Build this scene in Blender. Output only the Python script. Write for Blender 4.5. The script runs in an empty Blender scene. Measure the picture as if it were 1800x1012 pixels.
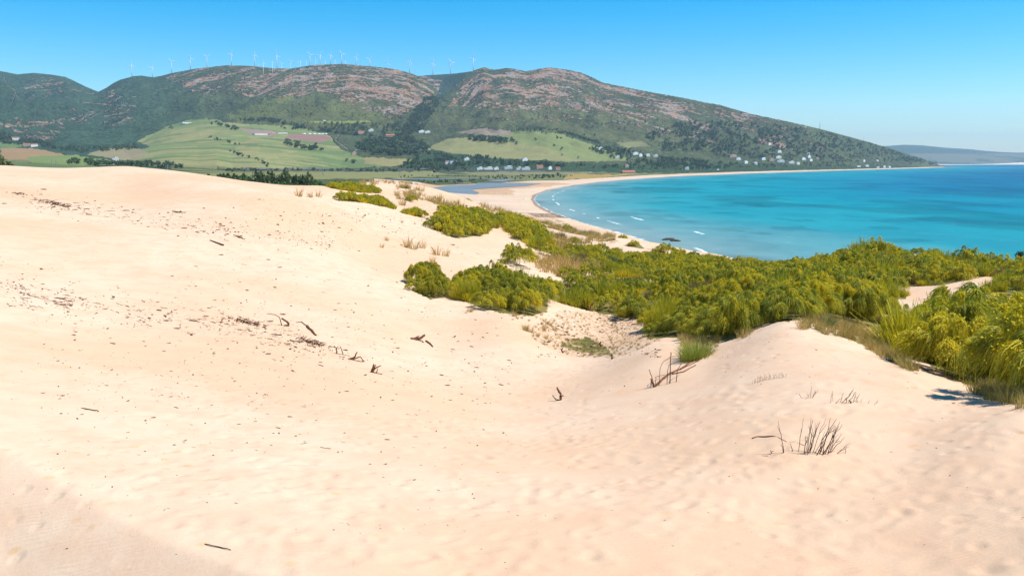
import bpy, math, random
import numpy as np
R=math.radians
rng=np.random.default_rng(7); random.seed(7)
sc=bpy.context.scene
col=sc.collection
F=1500.0; H=42.0; VH=284.5
P=math.atan((506-VH)/F); CP,SP=math.cos(P),math.sin(P)
# ---------------------------------------------------------------- survey helpers (photo measurements -> metres)
def ae(u,v):
    u=np.asarray(u,float); v=np.asarray(v,float)
    b=-(v-506)/F; dy=CP+b*SP
    return ((u-900)/F)/dy, (-SP+b*CP)/dy
def proj(x,y,z):
    d=y*CP-(z-H)*SP; up=y*SP+(z-H)*CP
    return 900+F*x/d, 506-F*up/d
def hsh(ix,iy,s):
    h=(ix.astype(np.int64)*374761393+iy.astype(np.int64)*668265263+s*1442695041)&0xffffffff
    h=((h^(h>>13))*1274126177)&0xffffffff
    h=(h^(h>>16))&0xffffff
    return h/float(0xffffff)
def vn(x,y,s=0):
    x=np.asarray(x,float); y=np.asarray(y,float)
    ix=np.floor(x); iy=np.floor(y); fx=x-ix; fy=y-iy
    fx=fx*fx*fx*(fx*(fx*6-15)+10); fy=fy*fy*fy*(fy*(fy*6-15)+10)
    a=hsh(ix,iy,s); b=hsh(ix+1,iy,s); c=hsh(ix,iy+1,s); d=hsh(ix+1,iy+1,s)
    return (a*(1-fx)+b*fx)*(1-fy)+(c*(1-fx)+d*fx)*fy
def fbm(x,y,s=0,o=4):
    t=0; a=.5
    for i in range(o):
        t=t+a*(vn(x*2**i,y*2**i,s+i*17)-.5); a*=.5
    return t*2          # about -1..1
def ss(a,b,x):
    t=np.clip((x-a)/(b-a),0,1); return t*t*(3-2*t)
def inpoly(px,py,poly):
    r=np.zeros(np.shape(px),bool); n=len(poly)
    for i in range(n):
        x1,y1=poly[i]; x2,y2=poly[(i+1)%n]
        if y1==y2: continue
        c=((y1>py)!=(y2>py))&(px<(x2-x1)*(py-y1)/(y2-y1)+x1)
        r^=c
    return r
class TPS:
    def __init__(s,X,V,lam=1e-4):
        n=len(X); d=np.linalg.norm(X[:,None]-X[None],axis=2)
        K=s.k(d)+lam*np.eye(n); Q=np.c_[np.ones(n),X]
        A=np.zeros((n+3,n+3)); A[:n,:n]=K; A[:n,n:]=Q; A[n:,:n]=Q.T
        s.w=np.linalg.solve(A,np.r_[V,0,0,0]); s.X=X
    def k(s,d): return np.where(d>0,d*d*np.log(np.maximum(d,1e-9)),0)
    def __call__(s,p,q):
        p=np.asarray(p,float); sh=p.shape; p=p.ravel(); q=np.asarray(q,float).ravel(); out=np.empty(p.size); n=len(s.X)
        for i in range(0,p.size,40000):
            a=p[i:i+40000]; b=q[i:i+40000]
            d=np.sqrt((a[:,None]-s.X[:,0])**2+(b[:,None]-s.X[:,1])**2)
            out[i:i+40000]=s.k(d)@s.w[:n]+s.w[n]+s.w[n+1]*a+s.w[n+2]*b
        return out.reshape(sh)
KA=3.0
def mk(ctrl,extra):
    X=[];V=[]
    for u,v,Y in ctrl:
        a,e=ae(u,v); X.append((a*KA,math.log(Y))); V.append(H+e*Y)
    for u,Y,z in extra:
        X.append(((u-900)/F*KA,math.log(Y))); V.append(z)
    return TPS(np.array(X,float),np.array(V,float))
NEAR=[]
def colm(u,*a):
    for i in range(0,len(a),2): NEAR.append((u,a[i],a[i+1]))
colm(-300,1012,11,800,13.5,650,20,500,33,400,48,330,72,292,100)
colm(0,1012,11,900,13,800,15.3,700,20,600,28,500,39,400,56,340,76,289.5,112)
colm(220,1012,11,900,13.3,800,16.5,700,22.5,600,32,500,44,400,62,340,84,293,118)
colm(450,1012,11,900,13.5,800,17.5,700,25,600,35,500,48,400,66,350,79,321,104)
colm(340,306,113); colm(400,315,108); colm(520,328,106)
colm(650,1012,11,900,14,800,18.5,700,27,600,38.5,500,54,420,75,360,97,345,115,322,150)
colm(560,326,116)
colm(800,1012,11.3,900,14.4,800,19.6,700,29.4,600,42.5,520,56,450,76,400,100,365,130,348,165)
colm(730,332,165); colm(870,375,175)
colm(950,1012,11.3,900,14.5,800,20,700,30.3,640,38.2,430,100,405,150)
colm(980,600,46); colm(890,560,48); colm(1000,555,56); colm(920,475,75)
colm(1000,420,145); colm(1050,417,195)
colm(1060,632,39,605,47,570,57,555,61,500,78,460,105)
colm(1110,421,170); colm(1180,434,160)
colm(1150,1012,11.3,900,14.2,800,18.9,700,26.3,660,29.6,620,33.4); colm(1120,600,44); colm(1150,530,64)
colm(1250,800,17.9,700,24.2,650,28.6,612,32.6,595,40,545,55,495,80,464,115,449,145)
colm(1380,1012,11.2,900,14.2,800,17.0,700,22.0,620,27.6,568,32.4,552,43,505,65,476,100,463,130)
colm(1500,500,75,443,132); colm(1600,447,125); colm(1700,466,105); colm(1550,505,78); colm(1490,600,30.5)
colm(1600,1012,11,900,13.5,800,16.8,700,21.3,650,25,625,33,580,46)
colm(1650,530,62); colm(1700,500,72)
colm(1800,1012,10.2,900,12.5,800,15.3,718,18.4,695,24,645,33,570,50,490,82)
colm(2100,1012,9.5,900,11,810,14,750,22,610,40,510,70)
colm(900,3000,2.6)
NEX=[(-300,140,41),(0,150,40),(200,150,38.6),(330,150,37.2),(430,145,36.2),(520,140,36),(-300,200,37.5),(0,205,37),(200,200,35),(-300,420,12),(0,400,14),(300,230,27),(300,400,9),(600,290,22),(600,450,6),(750,300,20),(900,330,12),(750,450,5),(900,500,3),
     (1050,300,17),(1100,400,4),(1250,230,16),(1250,330,3),(1400,190,16),(1400,260,2),(1600,180,16),(1600,240,1),(1800,140,20),(1800,210,1),(2100,120,20),(2100,190,1)]
TN=mk(NEAR,NEX)
PL=[(-300,291,1800),(0,290,1800),(200,290,1800),(-300,279,2600),(0,279,2600),(200,282,2600),(350,309,1050),(380,299,2200),(400,291,2900),
    (600,319,1050),(600,306,2000),(600,298,2900),(750,327,1250),(750,313,1900),(750,301,3000),(900,322,1650),(900,311,2200),(900,301,3000),
    (1050,305,2700),(1050,298,3300),(1200,304,3200),(1200,298,3800)]
PX=[(-300,500,20),(0,500,22),(300,500,12),(600,600,6),(-300,900,30),(0,900,28),(300,800,14),(900,700,2.5),(900,1100,2),(800,1300,1.6),(1000,1500,2),(1050,2000,2),(1300,3300,6),(1500,4600,6),(1700,7000,5),
    (1200,500,2),(1300,2000,2),(1700,300,2),(1700,2000,2),(1700,4500,3)]
TP=mk(PL,PX)
# shoreline (sea surface z=0) : outline of the water body
SH=[(1190,452),(1130,421),(1070,404),(1030,394),(1000,384),(970,373),(947,361),(938,351),(943,342.5),(965,334.5),(1000,327.5),(1050,320.5),(1100,316),(1150,312.5),(1200,309.5),(1300,305.5),(1400,302),(1500,299),(1560,297.3),(1620,295.6),(1672,293.6)]
shore=[(2500,-400),(900,60),(420,160),(150,225)]
for u,v in [(1400,500),(1330,488)]+SH:
    a,e=ae(u,v); Y=-H/e; shore.append((float(a*Y),float(Y)))
xt,yt=shore[-1]
shore+=[(xt+150,yt+200),(xt+80,yt+600),(xt-200,yt+1500)]
for u,Y in [(1660,11800),(1740,12800),(1800,13500),(1900,14500),(2300,19000)]: shore.append(((u-900)/F*Y/CP*1.0,Y))
shore+=[(40000,19000),(40000,-400)]
SHP=np.array(shore)
def shore_sd(x,y):
    """signed distance to the waterline, + on land"""
    x=np.asarray(x,float); y=np.asarray(y,float)
    d=np.full(x.shape,1e18)
    for i in range(len(SHP)-2):
        ax,ay=SHP[i]; bx,by=SHP[i+1]; dx,dy=bx-ax,by-ay
        t=np.clip(((x-ax)*dx+(y-ay)*dy)/(dx*dx+dy*dy),0,1)
        d=np.minimum(d,(x-ax-t*dx)**2+(y-ay-t*dy)**2)
    d=np.sqrt(d); ins=inpoly(x,y,[tuple(p) for p in SHP])
    return np.where(ins,-d,d)
LAG=[(757,331),(790,326),(835,324.5),(840,321.5),(900,321.5),(950,323),(920,327.5),(880,329.5),(828,333),(842,338),(838,341.5),(800,341),(775,337)]
def world_on(u,v,z):
    a,e=ae(u,v); Y=(z-H)/e; return a*Y,Y
LAGW=[tuple(float(c) for c in world_on(u,v,1.2)) for u,v in LAG]
def polysd(x,y,poly):
    d=np.full(np.shape(x),1e18); n=len(poly)
    for i in range(n):
        ax,ay=poly[i]; bx,by=poly[(i+1)%n]; dx,dy=bx-ax,by-ay
        t=np.clip(((x-ax)*dx+(y-ay)*dy)/(dx*dx+dy*dy),0,1)
        d=np.minimum(d,(x-ax-t*dx)**2+(y-ay-t*dy)**2)
    d=np.sqrt(d); return np.where(inpoly(x,y,poly),-d,d)
# mountain layers: skyline (u,v,Y), foot (u,v,Y), shape power
LAY=[
 dict(sil=[(-400,140,6600),(-100,132,6600),(0,125,6600),(30,131,6500),(60,128,6500),(90,131,6500),(115,135,6400),(150,152,6300),(190,168,6200),(230,200,6100),(300,250,6000)],
      foot=[(-400,262,3300),(0,262,3300),(200,262,3400),(320,262,3600)],g=.95,n=1),
 dict(sil=[(60,235,5400),(110,200,5600),(150,172,5800),(185,156,5900),(200,146,5900),(212,140,5900),(235,134,5900),(250,133,5900),(270,136,5900),(285,133,5900),(300,129,5900),(340,121,5800),(372,117.5,5800),(400,115,5700),(440,116,5700),(480,120,5700),(520,121,5700),(560,124,5700),(620,140,5600),(700,180,5500),(760,240,5400)],
      foot=[(60,262,3500),(200,262,3500),(300,240,3900),(450,222,4200),(600,232,4200),(760,262,3600)],g=.9,n=2),
 dict(sil=[(300,235,4700),(360,200,4900),(420,166,5100),(470,138,5300),(510,121,5400),(545,114.5,5400),(600,112.5,5400),(650,117,5350),(680,120,5300),(700,123,5250),(725,130,5200),(745,139,5150),(760,148,5100),(768,156,5050),(774,180,5000),(785,222,4900),(800,260,4800)],
      foot=[(300,250,4000),(450,222,4100),(600,236,4000),(700,245,3800),(790,270,3600)],g=.8,n=3),
 dict(sil=[(640,150,7200),(700,138,7200),(740,133.5,7200),(760,131.5,7200),(780,130.5,7200),(800,129.5,7100),(820,126.5,7000),(840,124,7000),(900,130,7000),(1000,150,7000)],
      foot=[(640,250,5400),(1000,250,5400)],g=1.0,n=4),
 dict(sil=[(690,262,4200),(720,232,4500),(745,205,4700),(770,178,4900),(795,156,5100),(818,136,5300),(832,124,5400),(850,118,5400),(868,122.5,5400),(890,119,5450),(905,121,5450),(925,125,5450),(945,121,5500),(965,118,5500),(1000,122.5,5500),(1020,127,5450),(1040,135,5400),(1060,145,5350),(1100,153,5300),(1150,163,5200),(1200,172,5100),(1235,179,5050),(1270,185,5000),(1320,200,5000),(1380,212.5,5050),(1440,226,5150),(1500,242,5400),(1560,259,5900),(1600,272,6400),(1640,284,6900),(1665,291,7250),(1700,300,7400)],
      foot=[(690,275,3500),(850,285,3300),(1000,297,3100),(1100,299,3200),(1200,299.5,3500),(1300,299,3700),(1400,297.5,4000),(1500,295.5,4700),(1600,293,6000),(1665,292.8,7000),(1700,300,7200)],g=.85,n=5),
 # pasture foothills
 dict(sil=[(80,291,3300),(150,268,3500),(230,258,3700),(262,240,3900),(300,222,4100),(350,211,4200),(400,208,4250),(460,212,4250),(510,222,4200),(560,230,4150),(620,240,4000),(680,262,3700),(740,285,3300),(800,300,3100)],
      foot=[(80,293,2700),(200,294,2650),(400,295,2500),(600,299.5,2600),(740,301,2900),(800,303,3000)],g=.8,n=6),
 dict(sil=[(690,278,3600),(740,250,3900),(790,234,4050),(850,226,4150),(920,228,4150),(980,236,4050),(1040,252,3900),(1100,268,3700),(1150,284,3500),(1200,300,3400)],
      foot=[(690,290,3200),(800,288,3100),(950,292,3000),(1100,297,3150),(1200,302,3300)],g=.85,n=7),
 dict(sil=[(-400,245,5200),(-60,150,5300),(0,140,5300),(25,152,5200),(60,195,5000),(95,235,4700),(130,262,4500)],foot=[(-400,262,3300),(0,262,3500),(130,266,3700)],g=1,n=8),
 # far coast
 dict(sil=[(1480,262,17500),(1560,256.5,17500),(1590,254.5,17500),(1620,255.5,17500),(1645,258,17500),(1665,260,17500),(1700,262,17500),(1730,265,17500),(1760,267.5,17500),(1790,268.5,17500),(1900,268,17500),(2300,270,17500)],
      foot=[(1480,285,13500),(1700,285.5,13500),(2300,286,14500)],g=.55,n=9),
]
for L in LAY:
    s=np.array(L['sil'],float); a,e=ae(s[:,0],s[:,1]); L['sa']=a; L['se']=e; L['sY']=s[:,2]
    s=np.array(L['foot'],float); a,e=ae(s[:,0],s[:,1]); L['fa']=a; L['fe']=e; L['fY']=s[:,2]
def layer_z(L,a,Y):
    er=np.interp(a,L['sa'],L['se']); Yr=np.interp(a,L['sa'],L['sY'])
    ef=np.interp(a,L['fa'],L['fe']); Yf=np.interp(a,L['fa'],L['fY'])
    inside=(a>=L['sa'][0])&(a<=L['sa'][-1])
    x=a*Y; n=L['n']
    s=(Y-Yf)/np.maximum(Yr-Yf,100)
    amp=1.0 if n not in(6,7,9) else .22
    gul=fbm(x/520+3*n,Y/1500,n*31,5)
    sw=s+amp*gul*.16*np.clip(s*(1-s)*4,0,1)
    sp=np.clip(sw,0,1)**L['g']
    zf=H+ef*Yf; zr=H+er*Yr
    e=ef+(er-ef)*sp
    z=H+e*np.minimum(Y,Yr)
    rel=np.clip(s*4,0,1)
    hh=(zr-zf)
    ridg=(1-np.abs(fbm(x/300,Y/420,n*7+3,4))*2)
    z=z+amp*hh*(.085*fbm(x/260,Y/300,n*5,5)+.06*(ridg-.6))*rel*np.clip((1-s)*5,0.05,1)
    z=z+amp*5*fbm(x/45,Y/60,n,3)*rel*np.clip((1-s)*6,.25,1)
    back=np.maximum(Y-Yr,0)
    fall=.05 if n in(2,3,4) else .35
    z=np.where(back>0,z-np.minimum(back,900)*fall-np.maximum(back-900,0)*.5,z)
    z=np.where(s<0,zf+s*150,z)
    return np.where(inside,z,-200)
def sd_w(x,y): return shore_sd(x,y)
def land_z(x,y,full=False):
    x=np.asarray(x,float); y=np.asarray(y,float)
    if x.ndim==0:
        return land_z(x.reshape(1),y.reshape(1))[0]
    Y=np.maximum(y,1.5); a=x/Y; ac=np.clip(a,-1.1,1.1)
    z=np.zeros(x.shape); lay=np.zeros(x.shape,int)
    mn=Y<950
    zn=np.zeros(x.shape); zp=np.zeros(x.shape)
    if mn.any(): zn[mn]=TN(ac[mn]*KA,np.log(Y[mn]))
    mp=Y>420
    if mp.any(): zp[mp]=TP(np.clip(ac[mp],-.9,.9)*KA,np.log(np.minimum(Y[mp],7500)))
    w=ss(430,620,Y); z=zn*(1-w)+zp*w
    z=z+w*fbm(x/200,y/200,5,3)*1.2
    # dune relief
    nr=(1-w)
    und=.10*fbm(x/6,y/6,11,3)*ss(14,30,Y)+.22*fbm(x/22,y/22,12,3)*ss(60,110,Y)+1.5*fbm(x/28,y/28,19,4)*ss(120,170,Y)*ss(700,300,Y)*ss(-.3,-.08,a)
    z=z+nr*und
    dl=(x+9.9)*(-.6)+(y-15.8)*(-.8)+.2*fbm(x/5,y/5,14,2)
    z=z-np.where(y<22,.5*(np.sqrt(dl*dl+.006)+dl)/2,0)*ss(40,18,Y)
    mm=Y>2300
    if mm.any():
        xa,Ya,aa=x[mm],Y[mm],a[mm]; zz=np.maximum(z[mm],1.5); ll=np.zeros(xa.shape,int)
        for L in LAY:
            zl=layer_z(L,aa,Ya); g=zl>zz
            zz=np.where(g,zl,zz); ll=np.where(g,L['n'],ll)
        z[mm]=zz; lay[mm]=ll
    sd=shore_sd(x,y)
    lg=polysd(x,y,LAGW)
    k=np.where(Y>12500,0,1.0)
    zb=np.clip(sd*.035,-6,2.2)
    wb=ss(25,130,sd)
    z=np.where(sd<0,np.minimum(zb,z),zb*(1-wb)+np.maximum(z,zb*.8)*wb)
    nl=(Y>900)&(Y<2200)
    z=np.where(nl&(lg<60),np.where(lg<0,.5,np.clip(.9+lg*.03,0,None)*(1-ss(15,60,lg))+z*ss(15,60,lg)),z)
    if full: return z,lay,sd,lg
    return z
YS=np.r_[np.exp(np.linspace(math.log(7.5),math.log(700),520)),np.exp(np.linspace(math.log(702),math.log(2400),240)),np.linspace(2410,7500,420)]
AS=np.linspace(-.95,.95,1100)
_a,_y=np.meshgrid(AS,YS); ZG=land_z(_a*_y,_y)
def at(us,vs,ymin=0):
    """ground point under each photo measurement"""
    us=np.atleast_1d(np.asarray(us,float)); vs=np.atleast_1d(np.asarray(vs,float))
    a,e=ae(us,vs); k0=np.searchsorted(YS,ymin); ys=YS[k0:]
    f=np.clip((a-AS[0])/(AS[1]-AS[0]),0,len(AS)-2); i=f.astype(int); f=f-i
    zl=(ZG[k0:,i]*(1-f)+ZG[k0:,i+1]*f).T; zr=H+e[:,None]*ys
    hit=zl>=zr; k=np.argmax(hit,axis=1); k=np.where(hit.any(1),k,len(ys)-1); k=np.maximum(k,1)
    r=np.arange(len(a)); d1=(zr-zl)[r,k-1]; d2=(zl-zr)[r,k]; t=np.clip(d1/(d1+d2+1e-9),0,1)
    Y=ys[k-1]*(1-t)+ys[k]*t
    return np.c_[a*Y,Y,land_z(a*Y,Y)]
# ---------------------------------------------------------------- object helpers
def tag(o,label=None,cat=None,group=None,kind=None):
    if label: o['label']=label
    if cat: o['category']=cat
    if group: o['group']=group
    if kind: o['kind']=kind
    return o
def mesh(name,V,Fc,mat=None,smooth=False,attrs={},mi=None):
    me=bpy.data.meshes.new(name)
    V=np.asarray(V,np.float32); 
    if isinstance(Fc,np.ndarray):
        n=len(Fc); k=Fc.shape[1]
        me.vertices.add(len(V)); me.vertices.foreach_set('co',V.ravel())
        me.loops.add(n*k); me.loops.foreach_set('vertex_index',Fc.astype(np.int32).ravel())
        me.polygons.add(n); me.polygons.foreach_set('loop_start',np.arange(0,n*k,k,dtype=np.int32))
        me.update(calc_edges=True)
    else: me.from_pydata([tuple(map(float,v)) for v in V],[],Fc); me.update()
    for nm,(ty,dat) in attrs.items():
        at_=me.attributes.new(nm,ty,'POINT'); at_.data.foreach_set('value' if ty=='FLOAT' else 'color',np.asarray(dat,np.float32).ravel())
    mats=mat if isinstance(mat,(list,tuple)) else [mat]
    for m in mats:
        if m: me.materials.append(m)
    if mi is not None: me.polygons.foreach_set('material_index',np.asarray(mi,np.int32))
    if smooth: me.polygons.foreach_set('use_smooth',np.ones(len(me.polygons),bool))
    return me
def ob(name,me,parent=None,loc=None):
    o=bpy.data.objects.new(name,me); col.objects.link(o)
    if parent: o.parent=parent
    if loc is not None: o.location=loc
    return o
def empty(name,loc,rz=0,s=1):
    o=bpy.data.objects.new(name,None); col.objects.link(o); o.location=loc; o.rotation_euler=(0,0,rz); o.scale=(s,s,s); o.empty_display_size=.1
    return o
def copy_tree(o,parent=None):
    c=o.copy(); col.objects.link(c); c.parent=parent
    for ch in list(o.children): copy_tree(ch,c)
    return c
# ---------------------------------------------------------------- materials
class NT:
    def __init__(s,name):
        s.m=bpy.data.materials.new(name); s.m.use_nodes=True; s.t=s.m.node_tree; s.n=s.t.nodes; s.l=s.t.links
        s.b=s.n['Principled BSDF']; s.out=s.n['Material Output']
        s.pos=s.n.new('ShaderNodeNewGeometry').outputs['Position']
    def lk(s,a,b): s.l.new(a,b)
    def setin(s,i,v):
        if hasattr(v,'links') or isinstance(v,bpy.types.NodeSocket): s.l.new(v,i)
        else: i.default_value=v
    def attr(s,name,out='Fac'):
        a=s.n.new('ShaderNodeAttribute'); a.attribute_name=name; return a.outputs[out]
    def vec(s,v,sc):
        m=s.n.new('ShaderNodeMapping'); m.inputs['Scale'].default_value=sc if hasattr(sc,'__len__') else (sc,sc,sc); s.lk(v,m.inputs['Vector']); return m.outputs[0]
    def noise(s,v,scale,detail=4,rough=.55,dist=0):
        n=s.n.new('ShaderNodeTexNoise'); s.lk(s.vec(v,scale),n.inputs['Vector']); n.inputs['Scale'].default_value=1; n.inputs['Detail'].default_value=detail; n.inputs['Roughness'].default_value=rough; n.inputs['Distortion'].default_value=dist
        return n.outputs['Fac']
    def vor(s,v,scale,feat='F1'):
        n=s.n.new('ShaderNodeTexVoronoi'); n.feature=feat; s.lk(s.vec(v,scale),n.inputs['Vector']); n.inputs['Scale'].default_value=1
        return n.outputs['Distance']
    def rng(s,v,a,b,c=0,d=1,smooth=True):
        n=s.n.new('ShaderNodeMapRange'); n.interpolation_type='SMOOTHSTEP' if smooth else 'LINEAR'
        s.setin(n.inputs['Value'],v)
        for k,x in zip(('From Min','From Max','To Min','To Max'),(a,b,c,d)): n.inputs[k].default_value=x
        return n.outputs['Result']
    def math(s,op,a,b=0,c=0):
        n=s.n.new('ShaderNodeMath'); n.operation=op; s.setin(n.inputs[0],a); s.setin(n.inputs[1],b); s.setin(n.inputs[2],c); return n.outputs[0]
    def mix(s,f,a,b,mode='MIX'):
        n=s.n.new('ShaderNodeMix'); n.data_type='RGBA'; n.blend_type=mode
        s.setin(n.inputs[0],f); s.setin(n.inputs[6],a if not isinstance(a,tuple) else (*a[:3],1)); s.setin(n.inputs[7],b if not isinstance(b,tuple) else (*b[:3],1)); return n.outputs[2]
    def bump(s,h,dist,strength=1,nrm=None):
        n=s.n.new('ShaderNodeBump'); s.setin(n.inputs['Height'],h); n.inputs['Distance'].default_value=dist; n.inputs['Strength'].default_value=strength
        if nrm is not None: s.lk(nrm,n.inputs['Normal'])
        return n.outputs[0]
    def done(s,c=None,nrm=None,rough=.9,spec=.2,trans=0):
        if c is not None: s.setin(s.b.inputs['Base Color'],c if not isinstance(c,tuple) else (*c[:3],1))
        if nrm is not None: s.lk(nrm,s.b.inputs['Normal'])
        s.setin(s.b.inputs['Roughness'],rough); s.b.inputs['Specular IOR Level'].default_value=spec
        return s.m
SAND1=(.60,.405,.262); SAND2=(.64,.468,.33); SANDP=(.575,.35,.22)
def m_dune():
    t=NT('dune_sand'); p=t.pos
    big=t.noise(p,.06,3); med=t.noise(p,.9,3); fine=t.noise(p,9,4,.7); gr=t.noise(p,60,2,.8)
    c=t.mix(t.rng(big,.38,.62),SAND1,SAND2)
    c=t.mix(t.rng(med,.35,.75,0,.5),c,SANDP)
    c=t.mix(t.math('MULTIPLY',t.rng(fine,.45,.75),.18),c,(.58,.40,.26))
    c=t.mix(t.rng(gr,.56,.80,0,.38),c,(.42,.25,.14))
    c=t.mix(t.rng(t.noise(p,24,3,.8),.50,.70,0,.22),c,(.56,.33,.19))
    vd=t.vor(p,(1.5,1.9,1.5)); c=t.mix(t.math('MULTIPLY',t.rng(vd,.22,.10),t.rng(t.noise(p,.35,2),.45,.6,0,.55)),c,(.60,.35,.15))
    lit=t.attr('litter'); ln=t.noise(p,(3.2,1.6,3),5,.75,1.2)
    lm=t.math('MULTIPLY',lit,t.rng(t.math('ADD',ln,t.math('MULTIPLY',lit,.12)),.56,.66))
    c=t.mix(lm,c,t.mix(t.rng(fine,.4,.6),(.21,.12,.06),(.38,.26,.13)))
    veg=t.attr('veg'); vn_=t.noise(p,1.1,6,.7); vm=t.rng(t.math('ADD',veg,t.math('MULTIPLY',t.math('SUBTRACT',vn_,.5),1.3)),.4,.62)
    vc=t.mix(t.rng(t.noise(p,.35,4),.4,.6),(.10,.10,.025),(.20,.155,.05))
    c=t.mix(vm,c,vc)
    # wind ripples, old footprints
    w=t.n.new('ShaderNodeTexWave'); w.wave_type='BANDS'; w.bands_direction='Y'
    t.lk(t.vec(p,(1.2,3.2,1)),w.inputs['Vector']); w.inputs['Scale'].default_value=1; w.inputs['Distortion'].default_value=11; w.inputs['Detail'].default_value=4; w.inputs['Detail Scale'].default_value=.9
    v=t.vor(p,(2.1,2.1,2.1),'SMOOTH_F1'); dn=t.rng(v,.08,.38)
    msk=t.rng(t.noise(p,.22,2),.42,.58)
    h=t.math('ADD',t.math('MULTIPLY',t.math('MULTIPLY',w.outputs['Fac'],.13),t.rng(t.noise(p,.5,3),.4,.6,.25,1)),t.math('MULTIPLY',t.math('MULTIPLY',dn,msk),.7))
    n1=t.bump(h,.045,.8); n2=t.bump(t.math('ADD',fine,t.math('MULTIPLY',gr,.3)),.02,.5,n1)
    return t.done(c,n2,.95,.1)
def m_land():
    t=NT('land_cover'); p=t.pos
    base=t.attr('lc','Color'); rock=t.attr('rock'); scr=t.attr('scrub')
    n1=t.noise(p,1/90,5,.6); n2=t.noise(p,(1/22,1/22,1/14),5,.65); n3=t.noise(p,1/9,4,.7)
    c=t.mix(t.rng(n1,.3,.7,0,1),t.mix(.15,base,(0,0,0)),base)
    dk=t.math('MULTIPLY',scr,t.rng(t.vor(p,(1/26,1/26,1/20)),.25,.62,1,0))
    c=t.mix(t.math('MULTIPLY',dk,t.rng(n1,.35,.65,.15,.9)),c,(.028,.045,.024))
    lt=t.math('MULTIPLY',scr,t.rng(n2,.55,.70,0,.6)); c=t.mix(lt,c,(.20,.185,.09))
    rm=t.rng(t.math('ADD',rock,t.math('MULTIPLY',t.math('SUBTRACT',n2,.5),1.7)),.42,.66)
    rc=t.mix(t.rng(n1,.4,.6),(.52,.30,.185),(.50,.385,.29)); rc=t.mix(t.rng(n3,.52,.66),rc,(.15,.12,.07))
    c=t.mix(rm,c,rc)
    h=t.math('ADD',t.math('MULTIPLY',n2,t.math('ADD',scr,.12)),t.math('MULTIPLY',t.math('MULTIPLY',n3,rm),.8))
    return t.done(c,t.bump(h,24,1.0),.95,.08)
def m_sea():
    t=NT('sea_water'); p=t.pos; c=t.attr('wc','Color'); fo=t.attr('foam')
    n=t.noise(p,(1/70,1/110,1),5,.6); c=t.mix(t.rng(n,.40,.66,0,.6),c,t.mix(1,c,(.55,.72,.80),'MULTIPLY'))
    n3=t.noise(p,(1/26,1/24,1),5,.7,.6); c=t.mix(t.rng(n3,.56,.72,0,.30),c,t.mix(1,c,(.10,.12,.11),'ADD'))
    n2=t.noise(p,(1/14,1/16,1),4,.7); c=t.mix(t.rng(n2,.5,.75,0,.22),c,t.mix(1,c,(.6,.75,.8),'MULTIPLY'))
    fn=t.noise(p,(1/12,1/5,1),5,.7)
    fm=t.rng(t.math('ADD',fo,t.math('MULTIPLY',t.math('SUBTRACT',fn,.5),.9)),.5,.66)
    c=t.mix(fm,c,(.8,.82,.82))
    h=t.noise(p,(1/7,1/3,1),5,.6)
    return t.done(c,t.bump(h,.5,.5),t.rng(fm,0,1,.5,.8),.07)
def simple(name,c,c2=None,sc=3,rough=.8,spec=.2,bump=0):
    t=NT(name); cc=c
    if c2: cc=t.mix(t.rng(t.noise(t.pos,sc,4),.35,.65),c,c2)
    nn=t.bump(t.noise(t.pos,sc*3,3),bump) if bump else None
    return t.done(cc,nn,rough,spec)
def m_leaf(name,g1,g2,yel=None,trans=.35):
    t=NT(name)
    oi=t.n.new('ShaderNodeObjectInfo').outputs['Random']
    tn=t.attr('tint'); n=t.noise(t.pos,2.5,3)
    c=t.mix(t.rng(n,.35,.65),g1,g2)
    c=t.mix(t.math('MULTIPLY',oi,.5),c,t.mix(1,c,(1.35,1.1,.9),'MULTIPLY'))
    if yel: c=t.mix(tn,c,yel)
    else: c=t.mix(tn,c,t.mix(1,c,(1.5,1.45,1.2),'MULTIPLY'))
    t.done(c,None,.6,.25)
    tr=t.n.new('ShaderNodeBsdfTranslucent'); t.setin(tr.inputs['Color'],t.mix(1,c,(1.0,1.05,.6),'MULTIPLY'))
    mx=t.n.new('ShaderNodeMixShader'); mx.inputs[0].default_value=trans; t.lk(t.b.outputs[0],mx.inputs[1]); t.lk(tr.outputs[0],mx.inputs[2]); t.lk(mx.outputs[0],t.out.inputs[0])
    return t.m
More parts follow.
